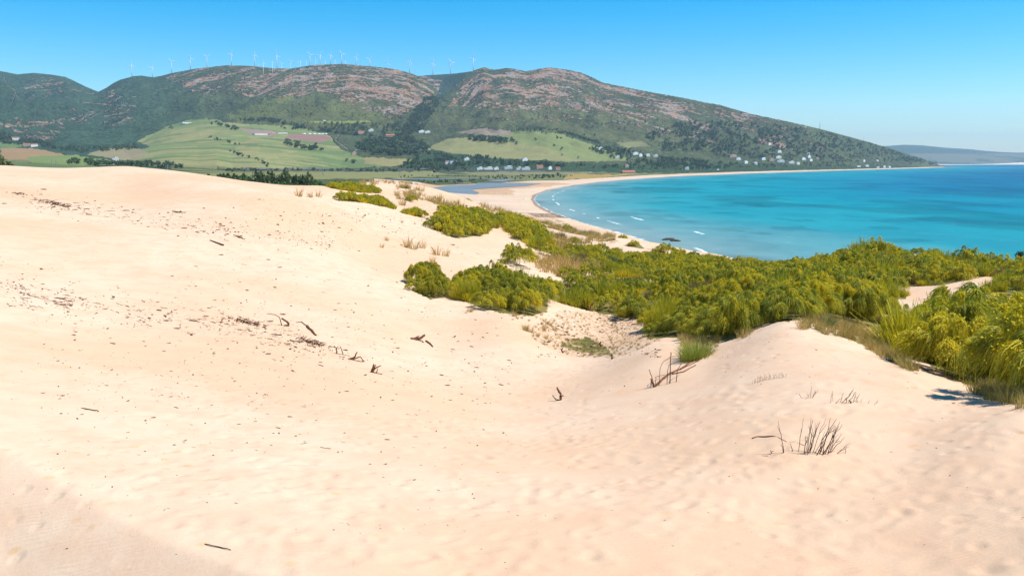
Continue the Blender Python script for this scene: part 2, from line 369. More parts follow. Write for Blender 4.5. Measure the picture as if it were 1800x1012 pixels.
M=dict(dune=m_dune(),land=m_land(),sea=m_sea(),
 broom=m_leaf('broom_foliage',(.205,.245,.028),(.34,.345,.046),(.82,.62,.02),.36),
 blue=m_leaf('silver_foliage',(.13,.18,.07),(.19,.235,.10),(.25,.28,.15)),
 brown=m_leaf('dry_scrub',(.16,.11,.06),(.22,.16,.07),(.30,.20,.08)),
 dark=m_leaf('tree_foliage',(.055,.085,.032),(.09,.12,.05),None,.2),
 mid=m_leaf('bright_tree_foliage',(.05,.10,.02),(.08,.14,.035),None,.25),
 grass=m_leaf('dune_grass',(.25,.25,.07),(.32,.29,.10),(.60,.38,.15)),
 green=m_leaf('fresh_grass',(.17,.22,.035),(.24,.30,.05),(.46,.44,.10)),
 wood=simple('driftwood',(.20,.085,.04),(.10,.055,.035),8,.85,.15,.01),
 twig=simple('dry_twig',(.17,.10,.065),(.09,.058,.042),12,.85,.15,.005),
 bark=simple('bark',(.11,.08,.055),(.16,.13,.10),2,.9,.1,.03),
 white=simple('white_paint',(.78,.78,.76),(.70,.70,.68),.3,.5,.3),
 steel=simple('turbine_steel',(.80,.81,.82),None,1,.45,.3),
 grey=simple('grey_metal',(.28,.29,.30),(.22,.22,.23),1,.5,.4),
 wall=simple('whitewash',(.88,.85,.79),(.80,.76,.69),.2,.8,.1),
 pink=simple('pink_render',(.55,.36,.27),(.48,.30,.22),.2,.8,.1),
 tile=simple('roof_tile',(.42,.17,.09),(.33,.13,.07),.6,.8,.1),
 flat=simple('flat_roof',(.80,.77,.72),(.66,.62,.56),.3,.8,.1),
 glass=simple('window_glass',(.03,.045,.06),None,1,.15,.5),
 tyre=simple('tyre_rubber',(.02,.02,.02),None,1,.7,.2),
 purple=simple('purple_paint',(.16,.06,.22),None,1,.4,.4),
 navy=simple('dark_blue_paint',(.02,.03,.10),None,1,.4,.4),
 skin=simple('skin',(.35,.20,.14),None,1,.6,.2), cloth1=simple('dark_swimwear',(.03,.04,.07),None,1,.8,.1), cloth2=simple('red_cloth',(.35,.04,.03),None,1,.8,.1),
 road=simple('asphalt',(.09,.09,.09),(.13,.125,.12),.1,.9,.1),
 rockm=simple('shore_rock',(.05,.045,.04),(.10,.085,.07),.4,.8,.2,.2),
 lag=None)
t=NT('lagoon_water'); M['lag']=t.done(t.mix(t.rng(t.noise(t.pos,(1/60,1/25,1),3),.4,.6),(.15,.18,.185),(.22,.22,.20)),t.bump(t.noise(t.pos,(.3,.6,1),3),.12,.3),.35,.2)
# ---------------------------------------------------------------- terrain
def sheet(us,Ys):
    A=(us-900)/F/CP
    a,Y=np.meshgrid(A,Ys); return a*Y,Y
def quads(nr,nc):
    i=np.arange(nr*nc).reshape(nr,nc)
    return np.stack([i[:-1,:-1],i[:-1,1:],i[1:,1:],i[1:,:-1]],-1).reshape(-1,4)
HOLLOW=[(930,590),(985,545),(1040,550),(1130,560),(1175,590),(1130,612),(1080,630),(1010,628),(960,610)]
HGREEN=[(985,598),(1030,592),(1062,606),(1080,625),(1035,622),(990,612)]
SCRUB=[(965,525),(1000,537),(1060,552),(1128,562),(1140,598),(1180,592),(1230,606),(1290,596),(1340,570),(1400,562),(1450,560),(1530,577),(1590,617),(1640,645),(1700,676),(1800,701),(2000,760),(2250,828),(2250,480),(1800,478),(1745,476),(1700,467),(1650,458),(1550,448),(1470,449),(1430,466),(1340,474),(1260,460),(1180,450),(1110,428),(1080,424),(1045,440),(1000,447),(955,448),(950,470),(1000,492),(1030,500),(960,505)]
PATCHX=[(1578,545),(1595,520),(1650,503),(1700,492),(1745,484),(1750,505),(1715,522),(1690,536),(1650,550),(1592,545)]
GROUPS=[('B',[(722,510),(757,526),(790,520),(785,500),(740,492)],.75),
 ('C',[(800,520),(830,535),(880,550),(930,556),(963,548),(962,515),(900,497),(820,495)],.95),
 ('E',[(760,402),(800,418),(845,415),(870,398),(850,382),(800,378),(770,388)],.8),
 ('F',[(872,390),(900,412),(945,440),(958,428),(940,405),(900,387)],.85),
 ('G',[(578,330),(625,338),(668,340),(660,332),(600,325)],.42),
 ('Hh',[(580,352),(640,356),(692,368),(680,356),(620,347)],.45),
 ('I',[(705,374),(745,384),(738,374)],.5)]
_sp={}
def softpoly(u,v,poly,s): # polygon with irregular edge
    k=id(u)
    if k not in _sp: _sp.clear(); _sp[k]=(u,fbm(u/9,v/5,77,3),fbm(u/9+50,v/5,78,3))
    _,a,b=_sp[k]; r=np.zeros(u.shape,bool); P_=np.array(poly,float); m=(u>P_[:,0].min()-s*1.2)&(u<P_[:,0].max()+s*1.2)&(v>P_[:,1].min()-s*1.2)&(v<P_[:,1].max()+s*1.2)
    r[m]=inpoly(u[m]+s*a[m],v[m]+s*.6*b[m],poly); return r
us=np.linspace(-420,2250,1000)
Ysn=np.r_[np.linspace(1.5,7.3,12),np.exp(np.linspace(math.log(7.5),math.log(60),420)),np.exp(np.linspace(math.log(60.5),math.log(700),380))]
X,Y=sheet(us,Ysn)
Z,_,sd,_=land_z(X,Y,True)
U,V=proj(X,Y,Z)
near=(Y>5)
# litter + veg cover attributes
lit=np.zeros(X.shape); veg=np.zeros(X.shape)
lit=np.where(inpoly(U,V,HOLLOW),.75,lit)
veg=np.where(softpoly(U,V,SCRUB,6)&~inpoly(U,V,PATCHX)&((fbm(X/14,Y/14,95,3)>-.19)|(Y<50)),1,veg)
for nm,pl,s in GROUPS: veg=np.where(softpoly(U,V,pl,4),.85,veg)
veg=np.where(softpoly(U,V,HGREEN,6),.62,veg)
BAND1=[(0,325),(60,335),(140,350),(300,375),(450,405),(600,420),(640,440),(560,440),(400,420),(250,395),(130,375),(0,355)]
BAND2=[(0,480),(60,490),(200,530),(300,550),(420,565),(520,580),(600,605),(650,640),(560,620),(440,600),(300,585),(120,545),(0,510)]
MIDSAND=[(480,330),(560,345),(640,365),(760,385),(800,410),(700,425),(600,415),(480,395),(400,360)]
lit=np.where(softpoly(U,V,BAND1,8),.35,lit); lit=np.where(softpoly(U,V,BAND2,8),.22,lit); lit=np.where(softpoly(U,V,MIDSAND,8),.35,lit)
DUNEG=[(740,335),(800,345),(860,358),(930,368),(1000,392),(1060,405),(1090,425),(1050,440),(985,450),(940,440),(880,385),(820,376),(760,382),(700,362),(690,330),(720,322)]
dg=inpoly(U,V,DUNEG); patch=vn(X/9,Y/14,91)*.6+vn(X/3,Y/4,92)*.4
veg=np.where(dg&(patch>.61),.6,veg); lit=np.where(dg,.6,lit)
RIM=[(1410,560),(1440,560),(1520,580),(1590,635),(1620,660),(1570,640),(1500,600),(1440,585),(1410,580)]
veg=np.where(softpoly(U,V,RIM,5),.55,veg)
# old footprints: shallow dimples
fp=np.zeros(X.shape)
pts=[]
for k in range(900):
    r=rng.uniform(8.5,26); a=rng.uniform(-.62,.75); pts.append((a*r,r,rng.uniform(.13,.24),rng.uniform(0,6.3)))
colx=X; 
for (px,py,rr,an) in pts:
    r0=np.searchsorted(Ysn,py-.5); r1=np.searchsorted(Ysn,py+.5)
    if r1<=r0: continue
    a0=(px-.6)/py; a1=(px+.6)/py; A=(us-900)/F/CP; c0=np.searchsorted(A,a0); c1=np.searchsorted(A,a1)
    sx=X[r0:r1,c0:c1]-px; sy=Y[r0:r1,c0:c1]-py
    q=((sx*math.cos(an)+sy*math.sin(an))/(rr*1.3))**2+((-sx*math.sin(an)+sy*math.cos(an))/(rr*.8))**2
    fp[r0:r1,c0:c1]+=-.024*np.exp(-q*1.5)+.010*np.exp(-(np.sqrt(q)-1.5)**2*3)
fp=np.clip(fp,-.06,.03)*.8*ss(-.75,-.35,X/Y+.2*fbm(X/3,Y/3,8,2))
rid=np.abs(fbm(X/1.6+.6*fbm(X/2,Y/2,3,2),Y/.7,41,3))
fp=fp*ss(.4,-.5,(X+9.9)*(-.6)+(Y-15.8)*(-.8))
und=.010*rid*ss(40,14,Y)
Z=Z+fp+und
me=mesh('dune',np.stack([X,Y,Z],-1).reshape(-1,3),quads(*X.shape),M['dune'],True,dict(litter=('FLOAT',lit),veg=('FLOAT',veg)))
tag(ob('dune',me),kind='structure')
# far land
us=np.linspace(-420,2250,1500)
Ysf=np.r_[np.exp(np.linspace(math.log(560),math.log(2450),230)),np.linspace(2462,7600,330),np.linspace(7700,19000,90)]
X,Y=sheet(us,Ysf)
Z,LY,sd,lg=land_z(X,Y,True)
U,V=proj(X,Y,Z)
Z=np.where(Y<640,Z-np.clip((640-Y)*.02,0,2),Z)
sh_=X.shape
lc=np.zeros(sh_+(3,)); rock=np.zeros(sh_); scr=np.zeros(sh_)
def put(m,c,r=None,s=None):
    lc[m]=c
    if r is not None: rock[m]=r
    if s is not None: scr[m]=s
big=fbm(X/300,Y/600,61,4); med=fbm(X/90,Y/160,62,4)
put(np.ones(sh_,bool),(.085,.105,.04),0,.55)              # plain rough ground
field=(.155,.185,.065)
pm=(LY==0)&(med>-.05); put(pm,(.16,.165,.065),0,.12)
hl=(LY>0)&(LY!=9); put(hl,(.105,.125,.05),0,1)
lc[hl]*= (1+.25*big[hl])[:,None]
left=ss(470,200,U)
lc[hl]=lc[hl]*(1-left[hl])[:,None]+left[hl][:,None]*np.array((.058,.105,.055))
put(LY==9,(.075,.10,.045),0,.5)
put((LY==9)&(V>270)&(big>-.2),(.17,.165,.09),0,.2)
put((LY==4),(.045,.075,.035),0,1)
# brighter green grassy slopes on the hills
for pl,c in [([(400,205),(470,175),(560,165),(640,175),(700,190),(700,225),(600,225),(480,220)],(.125,.135,.045)),
             ([(400,208),(440,190),(500,165),(520,170),(450,205),(420,215)],(.15,.165,.045)),
             ([(760,200),(850,170),(1000,180),(1150,200),(1230,240),(1150,260),(1000,235),(850,222),(780,230)],(.115,.125,.05)),
             ([(1060,190),(1170,190),(1220,215),(1180,235),(1100,215)],(.10,.12,.045))]:
    m=softpoly(U,V,pl,14)&hl; put(m,c,0,.6)
# rock outcrops: beds that run parallel to the skyline of each hill
dep=np.zeros(sh_)
for L in LAY:
    m=LY==L['n']
    if not m.any(): continue
    er=np.interp((X/Y)[m],L['sa'],L['se']); Yr=np.interp((X/Y)[m],L['sa'],L['sY'])
    _,vv=proj(X[m],Y[m],Z[m]); dep[m]=(H+er*Yr)-Z[m]
warp=30*fbm(X/260,Y/400,71,4)
band=.5+.5*np.sin((dep+warp)/27*2*np.pi/1.9)
brk=fbm(X/70,Y/200,72,4)
def beds(poly,st,slant=0,soft=14):
    m=softpoly(U,V,poly,soft)&(LY>0)
    dd=(dep+warp+slant*(X-900))[m]; xx=X[m]; k=V[m]
    b=.5*fbm(xx/330,dd/15,73,3)+.5*fbm(xx/90,dd/9,74,3)
    rock[m]=np.maximum(rock[m],(st-.06+.80*b+.24*brk[m]))
beds([(455,130),(520,118),(600,110),(700,118),(775,140),(772,160),(740,185),(690,205),(640,190),(560,160),(500,150)],.62)
beds([(280,135),(340,118),(400,112),(470,118),(520,125),(500,150),(450,165),(380,170),(330,160)],.46,.35)
beds([(400,140),(500,132),(560,150),(540,172),(450,170),(400,165)],.50)
beds([(600,160),(700,165),(740,170),(715,215),(650,200),(600,185)],.38)
beds([(815,140),(850,112),(1010,116),(1060,140),(1120,160),(1200,175),(1230,215),(1100,205),(1000,190),(900,175),(830,190),(790,185)],.58)
beds([(820,175),(900,165),(1050,185),(1150,205),(1240,235),(1200,250),(1080,225),(950,212),(850,215)],.40)
beds([(1180,190),(1240,190),(1260,225),(1230,250),(1170,225)],.52)
beds([(1100,150),(1270,180),(1400,215),(1450,235),(1330,235),(1200,205)],.42)
beds([(1230,215),(1330,225),(1450,250),(1470,275),(1350,270),(1240,262)],.36)
beds([(60,128),(130,130),(190,170),(150,210),(60,200),(20,170)],.30,.4)
beds([(185,155),(235,170),(240,215),(200,225),(120,215),(180,190)],.38)
beds([(0,208),(80,212),(150,205),(100,235),(90,250),(40,240),(0,225)],.44)
# fields
F1=[(150,272),(180,262),(215,258),(245,262),(262,258),(240,248),(275,232),(300,221),(330,211),(365,208),(400,215),(430,218),(520,222),(560,232),(580,238),(600,262),(640,276),(735,281),(700,292),(600,297),(400,296),(300,292),(230,284),(190,278)]
put(softpoly(U,V,F1,4)&(LY>0),(.18,.21,.075),0,.03)
m=softpoly(U,V,F1,4)&(LY>0)&(med+big*.6>.08); lc[m]=(.25,.235,.095)
m=softpoly(U,V,F1,4)&(LY>0)&(fbm(X/400,Y/90,63,3)>.12); lc[m]=(.125,.17,.06)
for pl,c in [([(155,270),(185,262),(235,260),(262,268),(240,282),(200,280)],(.25,.21,.11)),
   ([(420,226),(470,229),(488,235),(480,240),(440,236)],(.27,.19,.15)),
   ([(510,236),(570,238),(585,244),(560,251),(530,247),(500,241)],(.26,.15,.12)),
   ([(640,276),(735,281),(690,293),(640,288)],(.25,.215,.09)),
   ([(760,255),(790,243),(850,240),(900,250),(1010,262),(1090,274),(1110,282),(1000,285),(860,278),(790,272),(750,265)],(.235,.225,.09)),
   ([(870,231),(930,229),(990,236),(1020,247),(1080,268),(1110,280),(1050,285),(1000,278),(960,258),(890,250)],(.185,.21,.075)),
   ([(800,233),(850,225),(900,229),(900,238),(850,238)],(.23,.18,.125)),
   ([(1080,250),(1130,247),(1145,258),(1100,260)],(.19,.185,.08)),
   ([(0,258),(70,262),(130,276),(70,282),(0,280)],(.30,.19,.09)),
   ([(-200,248),(20,250),(60,256),(0,262),(-200,262)],(.13,.18,.06)),
   ([(45,275),(130,272),(230,288),(150,292),(60,290)],(.17,.21,.065)),
   ([(0,284),(60,286),(200,294),(0,300)],(.11,.15,.05)),
   ([(300,305),(500,303),(760,301),(790,306),(720,313),(560,315),(400,310)],(.205,.20,.075)),
   ([(800,304),(900,301),(1050,303),(1030,306),(860,309)],(.20,.19,.09)),
   ([(1000,305),(1080,307),(1110,304),(1130,305),(1050,313),(990,316)],(.33,.23,.07)),
   ([(545,213),(650,212),(655,216),(550,217)],(.21,.24,.06))]:
    put(softpoly(U,V,pl,3),c,0,.04)
m=(LY>0)&(scr>.5); lc[m]*=(1+.32*med+.22*fbm(X/35,Y/60,66,3))[m][:,None]
# tracks and bare scars
def line(pts_,w,c):
    w*=.6; c=tuple(q*.8 for q in c)
    d=np.full(sh_,1e9)
    for (a1,b1),(a2,b2) in zip(pts_[:-1],pts_[1:]):
        dx,dy=a2-a1,(b2-b1); t_=np.clip(((U-a1)*dx+(V-b1)*dy)/(dx*dx+dy*dy),0,1)
        d=np.minimum(d,np.hypot(U-a1-t_*dx,V-b1-t_*dy))
    put(d<w*(1+.5*brk),c,0,0)
line([(597,238),(590,246),(600,254),(612,262)],1.3,(.42,.36,.25))
line([(0,218),(45,222),(85,218),(115,208)],1.6,(.34,.25,.16))
line([(145,180),(200,184),(240,187)],1.0,(.32,.25,.17)); line([(180,205),(230,196)],.8,(.34,.28,.18)); line([(190,160),(215,170),(200,176),(225,182)],1.1,(.34,.29,.2))
line([(7,134),(12,148),(28,160),(22,180)],.9,(.30,.24,.17)); line([(60,237),(80,246)],1.3,(.36,.28,.2))
line([(1472,275),(1475,281)],1.2,(.5,.42,.3))
# green belts
for pl in [[(760,262),(800,270),(860,278),(1000,286),(1100,290),(1200,285),(1300,288),(1500,292),(1640,293),(1640,297),(1400,300),(1200,304),(1130,304),(1050,302),(900,300),(780,300),(700,296)],
           [(150,290),(300,293),(300,302),(200,298)]]:
    put(softpoly(U,V,pl,3),(.05,.085,.03),0,.8)
# sand and beach
BEACH=[(640,345),(745,332),(780,326),(835,323),(870,322),(930,318),(990,317),(1060,312.5),(1130,308.5),(1200,305.5),(1300,302),(1400,299.6),(1500,297.2),(1600,294.6),(1672,292.5),(1690,296),(1500,310),(1100,345),(1100,480),(700,480)]
bm=(inpoly(U,V+.4*brk,BEACH)|(sd<25))&(sd<380)&(Y<9000)|((Y<1500)&(X/Y>-.16))
put(bm,(.60,.44,.31),0,0)
put((sd>-50)&(sd<170)&(Y>9000),(.70,.60,.50),0,0)
put(bm&(lg<45+20*med)&(lg>-30)&(Y<2200),(.50,.32,.19),0,0)
wet=bm&(sd<4+3*med)&(Y<9000); put(wet,(.30,.215,.155),0,0)
rockp=np.hypot(X-xt,(Y-yt)*.3)<150; put(rockp&(sd<60)&(sd>-20),(.16,.12,.09),.3,0)
fc=quads(*sh_); fi=fc[:,0]
bmf=bm.ravel()[fi]; hlf=(LY.ravel()[fi]>0)&~bmf; uf,vf=U.ravel(),V.ravel()
VV=np.stack([X,Y,Z],-1).reshape(-1,3)
for nm,msk in (('beach',bmf),('hills',hlf),('valley_floor',~bmf&~hlf)):
    f=fc[msk]; uq,inv=np.unique(f,return_inverse=True)
    me=mesh(nm,VV[uq],inv.reshape(-1,4),M['land'],True,dict(lc=('FLOAT_COLOR',np.c_[lc.reshape(-1,3)[uq],np.ones(len(uq))]),rock=('FLOAT',rock.ravel()[uq]),scrub=('FLOAT',scr.ravel()[uq])))
    tag(ob(nm,me),kind='structure')
# sea
vs=np.r_[np.linspace(286.9,300,110),np.linspace(300.2,520,620)]
_,ev=ae(900,vs); Yw=(-H/ev)
us=np.linspace(820,2250,900)
X,Y=sheet(us,Yw[::-1]); X=np.where(True,X,X)
sd=-shore_sd(X,Y)
st=fbm(X/160,Y/200,81,4)
def ramp(x,pts_):
    xs=[p_[0] for p_ in pts_]; return np.stack([np.interp(x,xs,[p_[1][k] for p_ in pts_]) for k in range(3)],-1)
wc=ramp(sd*(1+.4*st),[(0,(.22,.29,.27)),(50,(.10,.26,.27)),(130,(.02,.245,.275)),(300,(.002,.22,.265)),(600,(.001,.15,.235)),(1000,(.001,.09,.195)),(2500,(.001,.06,.16))])
dk=ss(.08,.32,fbm(X/85,Y/150,83,4)); wc*=(1-.25*dk)[...,None]
wc*=(1-.22*ss(.12,.4,fbm(X/30,Y/42,89,4))*ss(30,80,sd)*ss(420,200,sd))[...,None]
foam=np.zeros(X.shape)
foam=np.maximum(foam,ss(4.5,.5,sd)*.55)
foam=np.maximum(foam,.60*np.exp(-((sd-22-8*st)/3.0)**2)*ss(.36,.55,vn(X/26,Y/26,85)))
foam=np.maximum(foam,.64*np.exp(-((sd-52-14*st)/3.4)**2)*ss(.66,.82,vn(X/30,Y/30,86)))
U,V=proj(X,Y,0*X)
for (u0,v0,ru,rv) in [(992,364,7,1.2),(982,350,4,1.0),(1205,407,5,.9),(1225,409,4,.8),(1562,313,9,1),(975,341,6,.9),(1675,295,26,.9),(1445,342,3,1),(1575,304,14,.8)]:
    foam=np.maximum(foam,.5*np.exp(-(((U-u0)/ru)**2+((V-v0+.25*(U-u0)*(.2 if u0<1010 else 0))/rv*2.2)**2))*(.75+.5*vn(X/9,Y/9,88)))
me=mesh('sea',np.stack([X,Y,0*X],-1).reshape(-1,3),quads(*X.shape)[:,::-1][:,[0,1,2,3]],M['sea'],True,dict(wc=('FLOAT_COLOR',np.concatenate([wc,np.ones(X.shape+(1,))],-1)),foam=('FLOAT',foam)))
o=ob('sea',me); tag(o,kind='structure')
me.flip_normals() if me.polygons[0].normal.z<0 else None
lw=np.array(LAGW); 
me=mesh('lagoon',np.c_[lw*1.0,np.full(len(lw),1.25)],[tuple(range(len(lw)))],M['lag']); 
if me.polygons[0].normal.z<0: me.flip_normals()
# grow the sheet a little under its sandy banks
c=lw.mean(0); 
for vtx,p_ in zip(me.vertices,lw):
    d_=p_-c; vtx.co.x=c[0]+d_[0]*1.02; vtx.co.y=c[1]+d_[1]*1.02
tag(ob('lagoon',me),kind='structure')
def ribbon(name,pts_,w,mat,lift=.25):
    g=at([p_[0] for p_ in pts_],[p_[1] for p_ in pts_],700); q=[]
    xs=np.interp(np.linspace(0,1,60),np.linspace(0,1,len(g)),g[:,0]); ys=np.interp(np.linspace(0,1,60),np.linspace(0,1,len(g)),g[:,1])
    dx=np.gradient(xs); dy=np.gradient(ys); l=np.hypot(dx,dy); nx,ny=-dy/l,dx/l
    L=[];
    for s_ in np.linspace(-1,1,5): 
        x=xs+nx*w*s_/2; y=ys+ny*w*s_/2; L.append(np.c_[x,y,land_z(x,y)+lift])
    me=mesh(name,np.stack(L,0).reshape(-1,3),quads(5,60),mat)
    return tag(ob(name,me),kind='structure')
ribbon('road',[(380,298),(480,299.2),(590,299),(680,298.6),(740,298.4),(800,299.5),(900,300.5),(1000,302),(1080,304)],22,M['road'],1.2)
ribbon('stream',[(690,315),(760,315),(830,314),(900,316),(870,320)],30,M['lag'],.6)
# ---------------------------------------------------------------- foliage
def ribbons(paths,w,tint,taper=.35):
    """paths (n,k,3) -> thin leaf ribbons"""
    n,k,_=paths.shape
    tg=np.gradient(paths,axis=1); tg/=np.linalg.norm(tg,axis=2,keepdims=True)+1e-9
    rv=rng.normal(size=(n,1,3)); sd_=np.cross(tg,rv); sd_/=np.linalg.norm(sd_,axis=2,keepdims=True)+1e-9
    ww=(w*(1-(1-taper)*np.linspace(0,1,k)))[None,:,None] if np.isscalar(w) else w[:,None,None]*(1-(1-taper)*np.linspace(0,1,k))[None,:,None]
    V=np.stack([paths-sd_*ww/2,paths+sd_*ww/2],2).reshape(-1,3)
    i=np.arange(n*k*2).reshape(n,k,2)
    Fc=np.stack([i[:,:-1,0],i[:,:-1,1],i[:,1:,1],i[:,1:,0]],-1).reshape(-1,4)
    return V,Fc,np.repeat(tint,k*2)
def broom_mesh(name,mops,strands,segs,w,flower,mat,seed,flat=.8,fl_n=60,fl_s=.03,mrs=1.0):
    """broom bush about 1 unit in radius: a mound of overlapping mop-headed plumes of fine drooping twigs, flecked with flowers"""
    g=np.random.default_rng(seed); P=[];T=[];W=[];FQ=[];FT_=[]
    for m in range(mops):
        an=m*2.39996+g.normal(0,.3); rr=math.sqrt((m+.5)/mops)*.80; top=flat*1.2*math.sqrt(max(1-(rr*1.02)**2,.04))*g.uniform(.72,1.18)+.12
        cx,cy=rr*math.cos(an),rr*math.sin(an); mr=g.uniform(.17,.30)*mrs; fl=np.clip(g.normal(flower,.38),0,1)
        n=strands; th=g.uniform(0,2*np.pi,n); ext=g.uniform(.35,1.12,n)*mr; t=np.linspace(0,1,segs+1)[None]
        ph=g.uniform(-.1,1.1,n)[:,None]+t*g.uniform(.5,1.25,n)[:,None]
        lx,ly=math.cos(an)*rr*.22,math.sin(an)*rr*.22
        hor=np.sin(np.clip(ph,0,1.6))*ext[:,None]; dn=np.maximum(ph-1.2,0)*top*g.uniform(.12,.5,n)[:,None]
        ver=top-mr*.2+(np.cos(np.clip(ph,0,1.57))-1)*ext[:,None]*1.1-dn
        x=cx+np.cos(th)[:,None]*hor+lx*t+g.normal(0,.014,(n,segs+1)); y=cy+np.sin(th)[:,None]*hor+ly*t+g.normal(0,.014,(n,segs+1)); z=ver+g.normal(0,.025,(n,1))
        Q=np.stack([x,y,np.maximum(z,-.08)],-1); P.append(Q); T.append(np.clip(fl*.6+g.normal(0,.15,n),0,.8)); W.append(w*g.uniform(.5,1.3,n))
        k=int(fl_n*fl*1.6)
        if k: 
            c=Q[g.integers(0,n,k),g.integers(0,segs+1,k)]+g.normal(0,.02,(k,3)); FQ.append(c); FT_.append(g.uniform(.7,1,k))
    V,Fc,tt=ribbons(np.concatenate(P),np.concatenate(W),np.concatenate(T))
    if FQ:
        c=np.concatenate(FQ); n=len(c); a=g.normal(size=(n,3)); a/=np.linalg.norm(a,axis=1,keepdims=True); b=np.cross(a,g.normal(size=(n,3))); b/=np.linalg.norm(b,axis=1,keepdims=True); q=fl_s*g.uniform(.5,1.2,(n,1))
        V2=np.stack([c-a*q,c-b*q*.7,c+a*q,c+b*q*.7],1).reshape(-1,3); Fc=np.r_[Fc,np.arange(4*n).reshape(-1,4)+len(V)]; V=np.r_[V,V2]; tt=np.r_[tt,np.repeat(np.concatenate(FT_),4)]
    return mesh(name,V,Fc,mat,False,dict(tint=('FLOAT',tt)))
def tuft_mesh(name,n,h,spread,w,mat,seed,segs=3,tint=.5,lean=(0,0)):
    g=np.random.default_rng(seed); t=np.linspace(0,1,segs+1)[None]
    th=g.uniform(0,2*np.pi,n)[:,None]; q=np.sqrt(g.uniform(0,1,n))[:,None]*spread; L=g.uniform(.55,1.1,n)[:,None]*h; b=g.uniform(.1,.7,n)[:,None]
    x=np.cos(th)*(q+L*b*t**1.6)+lean[0]*t*h; y=np.sin(th)*(q+L*b*t**1.6)+lean[1]*t*h; z=L*(t-.35*b*t**2.5)-.03
    V,Fc,tt=ribbons(np.stack([x,y,z],-1),w*g.uniform(.6,1.2,n),np.clip(g.normal(tint,.25,n),0,1),.2)
    return mesh(name,V,Fc,mat,False,dict(tint=('FLOAT',tt)))
def crown_mesh(name,n,sz,mat,seed,lobes=7,hz=1.0,base=.25):
    """tree crown 1 unit high from leaf clump faces scattered through uneven lobes"""
    g=np.random.default_rng(seed); C=[];Rr=[]
    for i in range(lobes):
        a=g.uniform(0,6.28); r=g.uniform(0,.34)*hz; zc=g.uniform(base+.12,.86); C.append((r*math.cos(a),r*math.sin(a),zc)); Rr.append(g.uniform(.13,.26))
    C=np.array(C);Rr=np.array(Rr); k=g.integers(0,lobes,n); d=g.normal(size=(n,3)); d/=np.linalg.norm(d,axis=1,keepdims=True)
    c=C[k]+d*(Rr[k]*g.uniform(.55,1.08,n))[:,None]*np.array([hz*1.15,hz*1.15,.85]); c[:,2]=np.clip(c[:,2],.02,None)
    a=g.normal(size=(n,3)); a/=np.linalg.norm(a,axis=1,keepdims=True); b=np.cross(a,g.normal(size=(n,3))); b/=np.linalg.norm(b,axis=1,keepdims=True)
    s=sz*g.uniform(.5,1.2,(n,1))
    V=np.stack([c-a*s,c-b*s*.6,c+a*s,c+b*s*.6],1).reshape(-1,3)
    return mesh(name,V,np.arange(4*n).reshape(-1,4),mat,False,dict(tint=('FLOAT',np.repeat(np.clip(g.normal(.35,.3,n),0,1),4))))
def tube(path,rad,sides=6):
    path=np.asarray(path,float); n=len(path); rad=np.broadcast_to(rad,(n,)) if np.ndim(rad)==0 else np.interp(np.linspace(0,1,n),np.linspace(0,1,len(rad)),rad)
    tg=np.gradient(path,axis=0) if n>1 else None; tg/=np.linalg.norm(tg,axis=1,keepdims=True)+1e-9
    up=np.array([.13,.21,.97]); a=np.cross(tg,up); a/=np.linalg.norm(a,axis=1,keepdims=True)+1e-9; b=np.cross(tg,a)
    an=np.linspace(0,2*np.pi,sides,endpoint=False)
    V=(path[:,None]+rad[:,None,None]*(np.cos(an)[None,:,None]*a[:,None]+np.sin(an)[None,:,None]*b[:,None])).reshape(-1,3)
    Fc=[]
    for i in range(n-1):
        for j in range(sides):
            k=(j+1)%sides; Fc.append((i*sides+j,i*sides+k,(i+1)*sides+k,(i+1)*sides+j))
    Fc.append(tuple(range(sides))[::-1]); Fc.append(tuple((n-1)*sides+j for j in range(sides)))
    return V,Fc
class MB:
    def __init__(s): s.V=[];s.F=[];s.n=0
    def add(s,V,Fc): s.V.append(np.asarray(V,float)); s.F+= [tuple(i+s.n for i in f) for f in Fc]; s.n+=len(V); return s
    def tube(s,p,r,k=6): return s.add(*tube(p,r,k))
    def box(s,c,d,rz=0):
        x,y,z=np.array(d)/2; V=np.array([(i,j,k) for i in(-x,x) for j in(-y,y) for k in(-z,z)]); 
        V=V@np.array([[math.cos(rz),math.sin(rz),0],[-math.sin(rz),math.cos(rz),0],[0,0,1]])+np.array(c)
        return s.add(V,[(0,1,3,2),(4,6,7,5),(0,4,5,1),(2,3,7,6),(0,2,6,4),(1,5,7,3)])
    def mesh(s,name,mat,smooth=False): return mesh(name,np.concatenate(s.V),s.F,mat,smooth)
def wpath(p0,p1,n,jit,g):
    t=np.linspace(0,1,n)[:,None]; p=np.array(p0)*(1-t)+np.array(p1)*t; L=np.linalg.norm(np.array(p1)-np.array(p0))
    p[1:-1]+=g.normal(0,jit*L,(n-2,3)); return p
